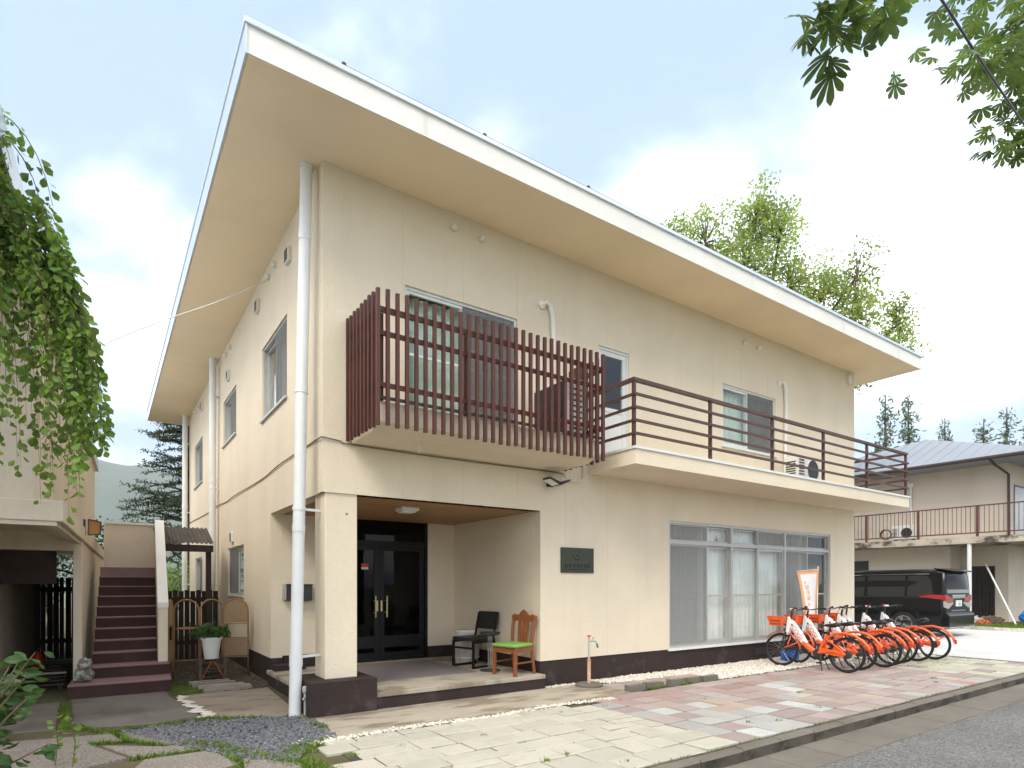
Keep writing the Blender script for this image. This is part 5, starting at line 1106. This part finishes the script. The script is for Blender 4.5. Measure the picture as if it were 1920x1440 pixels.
# big broadleaf tree behind the roof
crown_tree('broadleaf_tree', 'tall pale green broadleaf tree rising behind the right end of the roof', (18.6, 6.4, 0), [(15.2, 7.9, 13.9, 1.0, .9, 1.0), (16.3, 7.2, 14.2, .9, .9, 1.25), (16.0, 7.4, 12.6, 1.2, 1.0, 1.0), (17.8, 6.1, 15.0, 1.1, 1.1, 1.1), (18.5, 5.6, 14.3, .9, .9, 1.2), (17.5, 6.4, 13.2, 1.4, 1.2, 1.2), (18.9, 5.4, 12.6, 1.0, 1.0, 1.2), (19.9, 4.7, 12.2, .9, .9, 1.1), (20.9, 4.0, 12.9, .8, .8, 1.1), (20.9, 4.0, 11.4, 1.0, .9, 1.0), (19.6, 5.2, 10.6, 1.5, 1.2, 1.2), (21.2, 4.0, 10.0, 1.2, 1.1, .9), (22.2, 3.2, 11.1, .75, .8, 1.1), (22.1, 3.3, 9.9, .85, .9, .8), (20.7, 4.4, 9.3, 1.1, 1.1, .55)], 480, 50, .15, 'leaf_big', .28, 6.5, 4, .22, droop=.1)
def conifer(label, base, h, r, m, n, ls, seed, group, dens=1.0, up=.1, name='conifer_tree'):
    rg = np.random.default_rng(seed); t = thing(name, label, 'tree', base, 0, group)
    tk = MB().tube([(0, 0, -.3), (0, 0, h*.5), (0, 0, h)], [h*.018, h*.011, h*.002], 8); cs = []
    for i in range(n):
        f_ = rg.uniform(0, 1)**.8; z = h*(.12+.87*f_); ln = r*(1.02-f_)*rg.uniform(.55, 1.15)+.04*h*(1-f_)*.3; a = rg.uniform(0, 6.28)
        d = np.array([math.cos(a), math.sin(a), up*rg.uniform(-1, 1.5)]); k = int(30*dens*ln/r)+5; s = rg.uniform(.08, 1, k)**.8
        p = np.array([0, 0, z])+d*ln*s[:, None]; p[:, 2] -= .16*ln*s**2; p += rg.normal(0, ls*.55, (k, 3))*np.array([1, 1, .4]); cs.append(p)
        if i % 2 == 0: tk.tube([(0, 0, z), tuple(np.array([0, 0, z])+d*ln*.5-np.array([0, 0, .04*ln])), tuple(np.array([0, 0, z])+d*ln-np.array([0, 0, .16*ln]))], [h*.003, h*.002, h*.0006], 4, False)
    tk.build('trunk', 'bark', t); v, f = leaves(np.concatenate(cs), ls, rg, .1, .35); npmesh('crown', v, f, m, t); return t
conifer('dark cedar tree behind the side passage of the house', (.75, 20.2, 0), 12.0, 3.1, 'leaf_cedar', 400, .115, 3, None, 7.0, .35, 'cedar_tree')
for i, (x, y, h, r, lb) in enumerate([(62.96, 21.2, 20.6, 2.6, 'leftmost pointed conifer above the grey metal roof'), (64.9, 19.9, 20.3, 2.9, 'second pointed conifer from the left above the grey roof'), (79.5, 21.9, 21.0, 2.2, 'small distant conifer tip peeking over the roof ridge'), (71.2, 15.6, 18.2, 2.6, 'conifer left of the rightmost pair above the roof'), (73.2, 14.3, 19.4, 2.9, 'pointed conifer second from the right edge'), (76.3, 13.2, 18.6, 3.0, 'conifer at the far right edge of the picture')]):
    conifer(lb, (x, y, 0), h, r, 'leaf_conifer', 120, .55, 40+i, 'distant conifers above the right roof', .8)
# background greenery behind house, left passage
crown_tree('garden_tree', 'dark leafy garden tree beyond the left passage', (-3.4, 15, 0), [(-3.2, 14, 2.2, 1.8, 1.2, 1.3), (-4.6, 15, 2.6, 1.5, 1.2, 1.4)], 120, 40, .13, 'leaf_cedar', .12, 1.2, 9, .3)
crown_tree('garden_bush', 'green bush behind the low dark passage fence', (-.4, 17, 0), [(-.9, 17, 1.2, 1.3, .8, .9), (.6, 17.4, 1.3, 1.2, .8, 1.0)], 90, 40, .12, 'leaf_weep', .06, .5, 11, .25, cat='bush')
# weeping tree, left edge
LW = MB().add([(0, 0, 0), (.30, .42, .05), (.33, .72, .03), (0, 1, -.08), (-.33, .72, .03), (-.30, .42, .05), (0, .45, -.03), (0, .75, -.03)], [(0, 1, 6), (1, 2, 7, 6), (2, 3, 7), (3, 4, 7), (4, 5, 6, 7), (5, 0, 6)]).mesh('leaf', 'leaf_weep', False, False)
wt = thing('weeping_tree', 'weeping tree with long hanging leafy shoots at the left edge', 'tree', (-4.3, .1, 0))
WO = Vector((-4.3, .1, 0)); wk = MB(); wk.tube([(0, 0, -.2), (.05, 0, 2.2), (.2, -.1, 3.6), (.4, -.4, 4.3)], [.12, .10, .08, .05], 10)
rg = np.random.default_rng(21); LP = []; LD = []
def shoot(p0, p1, p2, n, r=.006):
    p0, p1, p2 = Vector(p0)-WO, Vector(p1)-WO, Vector(p2)-WO; pts = []
    for k in range(9): t_ = k/8; pts.append((1-t_)**2*p0+2*t_*(1-t_)*p1+t_*t_*p2)
    wk.tube(pts, [r*(1-.7*k/8) for k in range(9)], 4, False)
    for k in range(n):
        t_ = (k+.6)/n; q_ = (1-t_)**2*p0+2*t_*(1-t_)*p1+t_*t_*p2; d = (2*(1-t_)*(p1-p0)+2*t_*(p2-p1)).normalized()
        s = Vector((rg.normal(), rg.normal(), rg.normal())); s = (s-d*s.dot(d)).normalized()
        LP.append(q_+s*.012); LD.append((d*.35+s*.75+Vector((0, 0, -.55))).normalized())
# arching shoots against the sky
shoot((-3.0, -1.5, 4.70), (-2.50, -1.75, 4.85), (-2.37, -1.85, 4.05), 32); shoot((-3.0, -1.6, 4.62), (-2.50, -1.8, 4.65), (-2.40, -1.9, 3.85), 34); shoot((-2.9, -1.6, 4.60), (-2.64, -1.85, 4.62), (-2.58, -1.9, 4.20), 18)
shoot((-2.8, -1.5, 4.10), (-2.24, -1.8, 3.82), (-2.11, -1.9, 3.02), 36); shoot((-2.8, -1.5, 3.9), (-2.20, -1.85, 3.75), (-2.10, -1.9, 2.75), 38); shoot((-2.7, -1.5, 3.8), (-2.26, -1.8, 3.5), (-2.22, -1.9, 2.6), 36); shoot((-2.7, -1.5, 4.0), (-2.34, -1.8, 3.9), (-2.24, -1.9, 3.1), 28)
for i in range(112):
    t_ = rg.uniform(0, 1); x = -3.0+.90*t_**.75; y = -1.45-.45*rg.uniform(); zt = 4.12-.75*(t_**2.4)+rg.normal(0, .13)
    ln = rg.uniform(.5, 2.0); ze = max(zt-ln, 1.86+rg.uniform(-.05, .5)+.25*(t_ > .75)); dx = rg.uniform(.03, .24)
    if x+dx > -2.16: dx = .03; ze = max(ze, 2.45)
    if x+dx > -2.26: ze = max(ze, 2.1+rg.uniform(0, .3))
    shoot((x-.22, y+.15, zt+.08), (x+dx*.8, y, zt+.1), (x+dx, y-.05, ze), int(ln*30)+5, .003)
for p in ((-3.0, -1.5, 4.7), (-2.8, -1.5, 4.1), (-2.9, -1.5, 3.7)): wk.tube([(.3, -.2, 3.6), tuple(Vector((.6, -.8, p[2])).lerp(Vector(p)-WO, .5)), tuple(Vector(p)-WO)], [.03, .02, .01], 6)
wk.build('trunk', 'twig', wt, smooth=True)
order = list(range(len(LP))); front_first = sorted(order, key=lambda i: LP[i].y-.4*LP[i].x); near = set(front_first[:300])
def orient(d, size):
    y = d; x = y.cross(Vector((rg.normal(), rg.normal(), rg.normal()))).normalized(); z = x.cross(y); return Matrix((x*size, y*size, z*size)).transposed().to_4x4()
far_v, far_f = [], []; lb = np.array([v.co[:] for v in LW.vertices]); lt = [tuple(p.vertices) for p in LW.polygons]
for i in order:
    sz = .034+.052*rg.uniform()**1.3; m4 = orient(LD[i], sz); m4.translation = LP[i]
    if i in near: o = link('leaf', LW, wt); o.matrix_local = m4
    else:
        b0 = len(far_v); far_v += [tuple(m4 @ Vector(p)) for p in lb]; far_f += [[j+b0 for j in p] for p in lt]
o = MB().add(far_v, far_f).build('foliage', 'leaf_weep', wt, recalc=False); o['kind'] = 'stuff'
# shrub, lower left
sh = thing('camellia_shrub', 'glossy green shrub at the lower left edge', 'shrub', (-2.80, -1.75, 0)); SO = Vector((-2.80, -1.75, 0)); sk = MB(); nl = 0
LS = MB().add([(0, 0, 0), (.22, .3, .04), (.25, .6, .04), (0, 1, -.1), (-.25, .6, .04), (-.22, .3, .04), (0, .35, -.02), (0, .65, -.02)], [(0, 1, 6), (1, 2, 7, 6), (2, 3, 7), (3, 4, 7), (4, 5, 6, 7), (5, 0, 6)]).mesh('leaf', 'leaf_shrub', False, False)
for i in range(33):
    a = rg.uniform(0, 6.28); ln = rg.uniform(.1, .40); e = Vector((ln*math.cos(a), ln*math.sin(a), rg.uniform(.35, 1.08))); sk.tube([(0, 0, 0), (e.x*.4, e.y*.4, e.z*.7), tuple(e)], [.012, .008, .003], 5)
    for k in range(9):
        p = Vector((e.x*.4, e.y*.4, e.z*.7)).lerp(e, k/8)+Vector((rg.normal(0, .02), rg.normal(0, .02), 0)); d = Vector((math.cos(a)+rg.normal(0, .7), math.sin(a)+rg.normal(0, .7), rg.normal(-.1, .5))).normalized()
        m4 = orient(d, rg.uniform(.07, .13)); m4.translation = p; link('leaf', LS, sh).matrix_local = m4
sk.build('stems', 'twig', sh)
vs_ = thing('vine_sprout', 'small climbing sprout on the slab at the lower left', 'plant', (-2.42, -.75, 0)); sk = MB()
for (x, y) in ((0, 0), (.12, -.12)):
    sk.tube([(x, y, -.02), (x+.02, y, .2), (x-.02, y-.02, .42)], .004, 4)
    for k in range(10): m4 = orient(Vector((rg.normal(), rg.normal(), .2)).normalized(), rg.uniform(.05, .08)); m4.translation = Vector((x, y, .04+.04*k)); link('leaf', LW, vs_).matrix_local = m4
sk.build('stem', 'twig', vs_)
# chestnut across the street: boughs hang into the top right corner
ct = thing('chestnut_tree', 'horse chestnut tree whose boughs hang into the top right corner', 'tree', (6.3, -10.9, 0)); CO = Vector((6.3, -10.9, 0)); ck = MB()
ck.tube([(0, 0, -.2), (0, .1, 3), (-.1, .5, 6), (-.4, 1.2, 8.2)], [.28, .23, .18, .10], 12)
lv = []; lf = []
for k in range(7):
    a = R(-100+k*200/6); ln = 1.0 if k in (2, 3, 4) else .82 if k in (1, 5) else .6; ca, sa = math.cos(a-math.pi/2+math.pi), math.sin(a)
    dx, dy = math.sin(a), math.cos(a); sx, sy = dy, -dx; b0 = len(lv)
    for f_, w_, z in ((.04, .015, 0), (.3, .085, -.02), (.6, .155, -.10), (.8, .165, -.17), (.92, .09, -.22), (1.0, .005, -.27)):
        for s in (-1, 0, 1): lv.append((dx*f_*ln+sx*w_*s*ln, dy*f_*ln+sy*w_*s*ln, z*ln+(.025*ln if s else 0)))
    lf += [(b0+i*3+j, b0+i*3+j+1, b0+i*3+j+4, b0+i*3+j+3) for i in range(5) for j in range(2)]
CL = MB().add(lv, lf).mesh('leaf', 'leaf_chest', True, False)
def bough(pts, r): ck.tube([Vector(p)-CO for p in pts], [r*(1-.85*i/(len(pts)-1)) for i in range(len(pts))], 7)
def cleaf(p, size, yaw, pitch):
    o = link('leaf', CL, ct, Vector(p)-CO, (pitch, rg.normal(0, .25), yaw), (size,)*3); return o
bough([(6.0, -10.0, 7.6), (3.8, -7.6, 6.8), (2.0, -5.9, 5.5), (1.45, -5.3, 4.75)], .09)
bough([(6.0, -9.7, 8.2), (6.6, -7.2, 8.8), (6.2, -5.2, 7.9), (5.6, -4.7, 7.2)], .08); bough([(6.0, -9.7, 8.2), (8.2, -7.4, 8.9), (8.2, -5.0, 8.2), (7.9, -4.3, 7.6)], .08); bough([(4.2, -8, 7), (4.0, -6.4, 6.9), (3.3, -5.2, 6.2)], .05)
near_leaf = [((1.16, -5.22, 4.52), .17), ((1.05, -5.12, 4.60), .17), ((1.22, -5.20, 4.42), .19), ((1.30, -5.30, 4.56), .17), ((1.12, -5.28, 4.66), .16), ((1.36, -5.25, 4.62), .15), ((1.2, -5.15, 4.70), .16), ((1.02, -5.20, 4.45), .15), ((1.28, -5.18, 4.36), .17), ((1.42, -5.38, 4.66), .16), ((1.52, -5.40, 4.76), .16), ((1.0, -5.3, 4.76), .15), ((1.60, -5.42, 4.86), .15), ((.95, -5.1, 4.80), .14)]
near_leaf += [(tuple(np.array((1.2, -5.22, 4.60))+rg.normal(0, 1, 3)*np.array((.13, .11, .12))), .135) for _ in range(20)]
near_leaf = [(p, s*.88) for p, s in near_leaf]
for p, s in near_leaf: cleaf(p, s, rg.uniform(0, 6.28), rg.uniform(-.9, -.2) if rg.uniform() < .7 else rg.uniform(.2, .9))
for c0, n, s in (((3.15, -4.95, 5.95), 9, .12), ((2.75, -5.0, 6.0), 6, .12), ((3.6, -5.0, 6.4), 14, .12)):
    for k in range(n): cleaf(np.array(c0)+rg.normal(0, .22, 3), s*rg.uniform(.8, 1.2), rg.uniform(0, 6.28), rg.normal(-.4, .5))
far_c = []
for c0, rad, n in (((5.6, -4.75, 7.2), .45, 44), ((6.1, -4.6, 7.8), .6, 60), ((7.0, -4.5, 7.75), .45, 60), ((7.5, -4.5, 8.4), .6, 70), ((7.2, -4.3, 7.2), .30, 22), ((8.2, -4.15, 7.5), .25, 20), ((8.6, -4.3, 8.3), .5, 44)):
    for k in range(n): far_c.append(np.array(c0)+rg.normal(0, rad*.5, 3))
fv, ff_ = [], []; clv = np.array([v.co[:] for v in CL.vertices]); clp = [tuple(p.vertices) for p in CL.polygons]
for i, p in enumerate(far_c):
    s = rg.uniform(.11, .17); m4 = Matrix.Translation(Vector(p)-CO) @ Matrix.Rotation(rg.uniform(0, 6.28), 4, 'Z') @ Matrix.Rotation(rg.normal(-.3, .5), 4, 'X') @ Matrix.Scale(s, 4)
    if i < 240: link('leaf', CL, ct).matrix_local = m4
    else:
        b0 = len(fv); fv += [tuple(m4 @ Vector(q_)) for q_ in clv]; ff_ += [[j+b0 for j in q_] for q_ in clp]
# the rest of the crown, above and behind the camera
for k in range(900):
    d = unit(rg.normal(size=3)); p = np.array([6.5, -11.0, 9.5])+d*np.array([2.6, 2.4, 2.2])*rg.uniform(.4, 1)**.5
    s = rg.uniform(.16, .24); m4 = Matrix.Translation(Vector(p)-CO) @ Matrix.Rotation(rg.uniform(0, 6.28), 4, 'Z') @ Matrix.Rotation(rg.normal(-.3, .5), 4, 'X') @ Matrix.Scale(s, 4)
    b0 = len(fv); fv += [tuple(m4 @ Vector(q_)) for q_ in clv]; ff_ += [[j+b0 for j in q_] for q_ in clp]
o = MB().add(fv, ff_).build('foliage', 'leaf_chest_far', ct, smooth=True, recalc=False); o['kind'] = 'stuff'
ck.build('trunk', 'bark', ct, smooth=True)

# ================================================================ HAZE
mz = bpy.data.materials.new('haze'); mz.use_nodes = True; tz = mz.node_tree; tz.nodes.clear()
pv_ = N('ShaderNodeVolumePrincipled', tz); pv_.inputs['Color'].default_value = (.93, .96, 1, 1); pv_.inputs['Density'].default_value = .00028; pv_.inputs['Anisotropy'].default_value = .2
ov = N('ShaderNodeOutputMaterial', tz); tz.links.new(pv_.outputs[0], ov.inputs['Volume']); MATS['haze'] = mz
hz = B(-3100, 3100, -3100, 4100, -2.5, 520).build('haze', 'haze'); hz['kind'] = 'stuff'; hz['label'] = 'thin summer haze in the air'
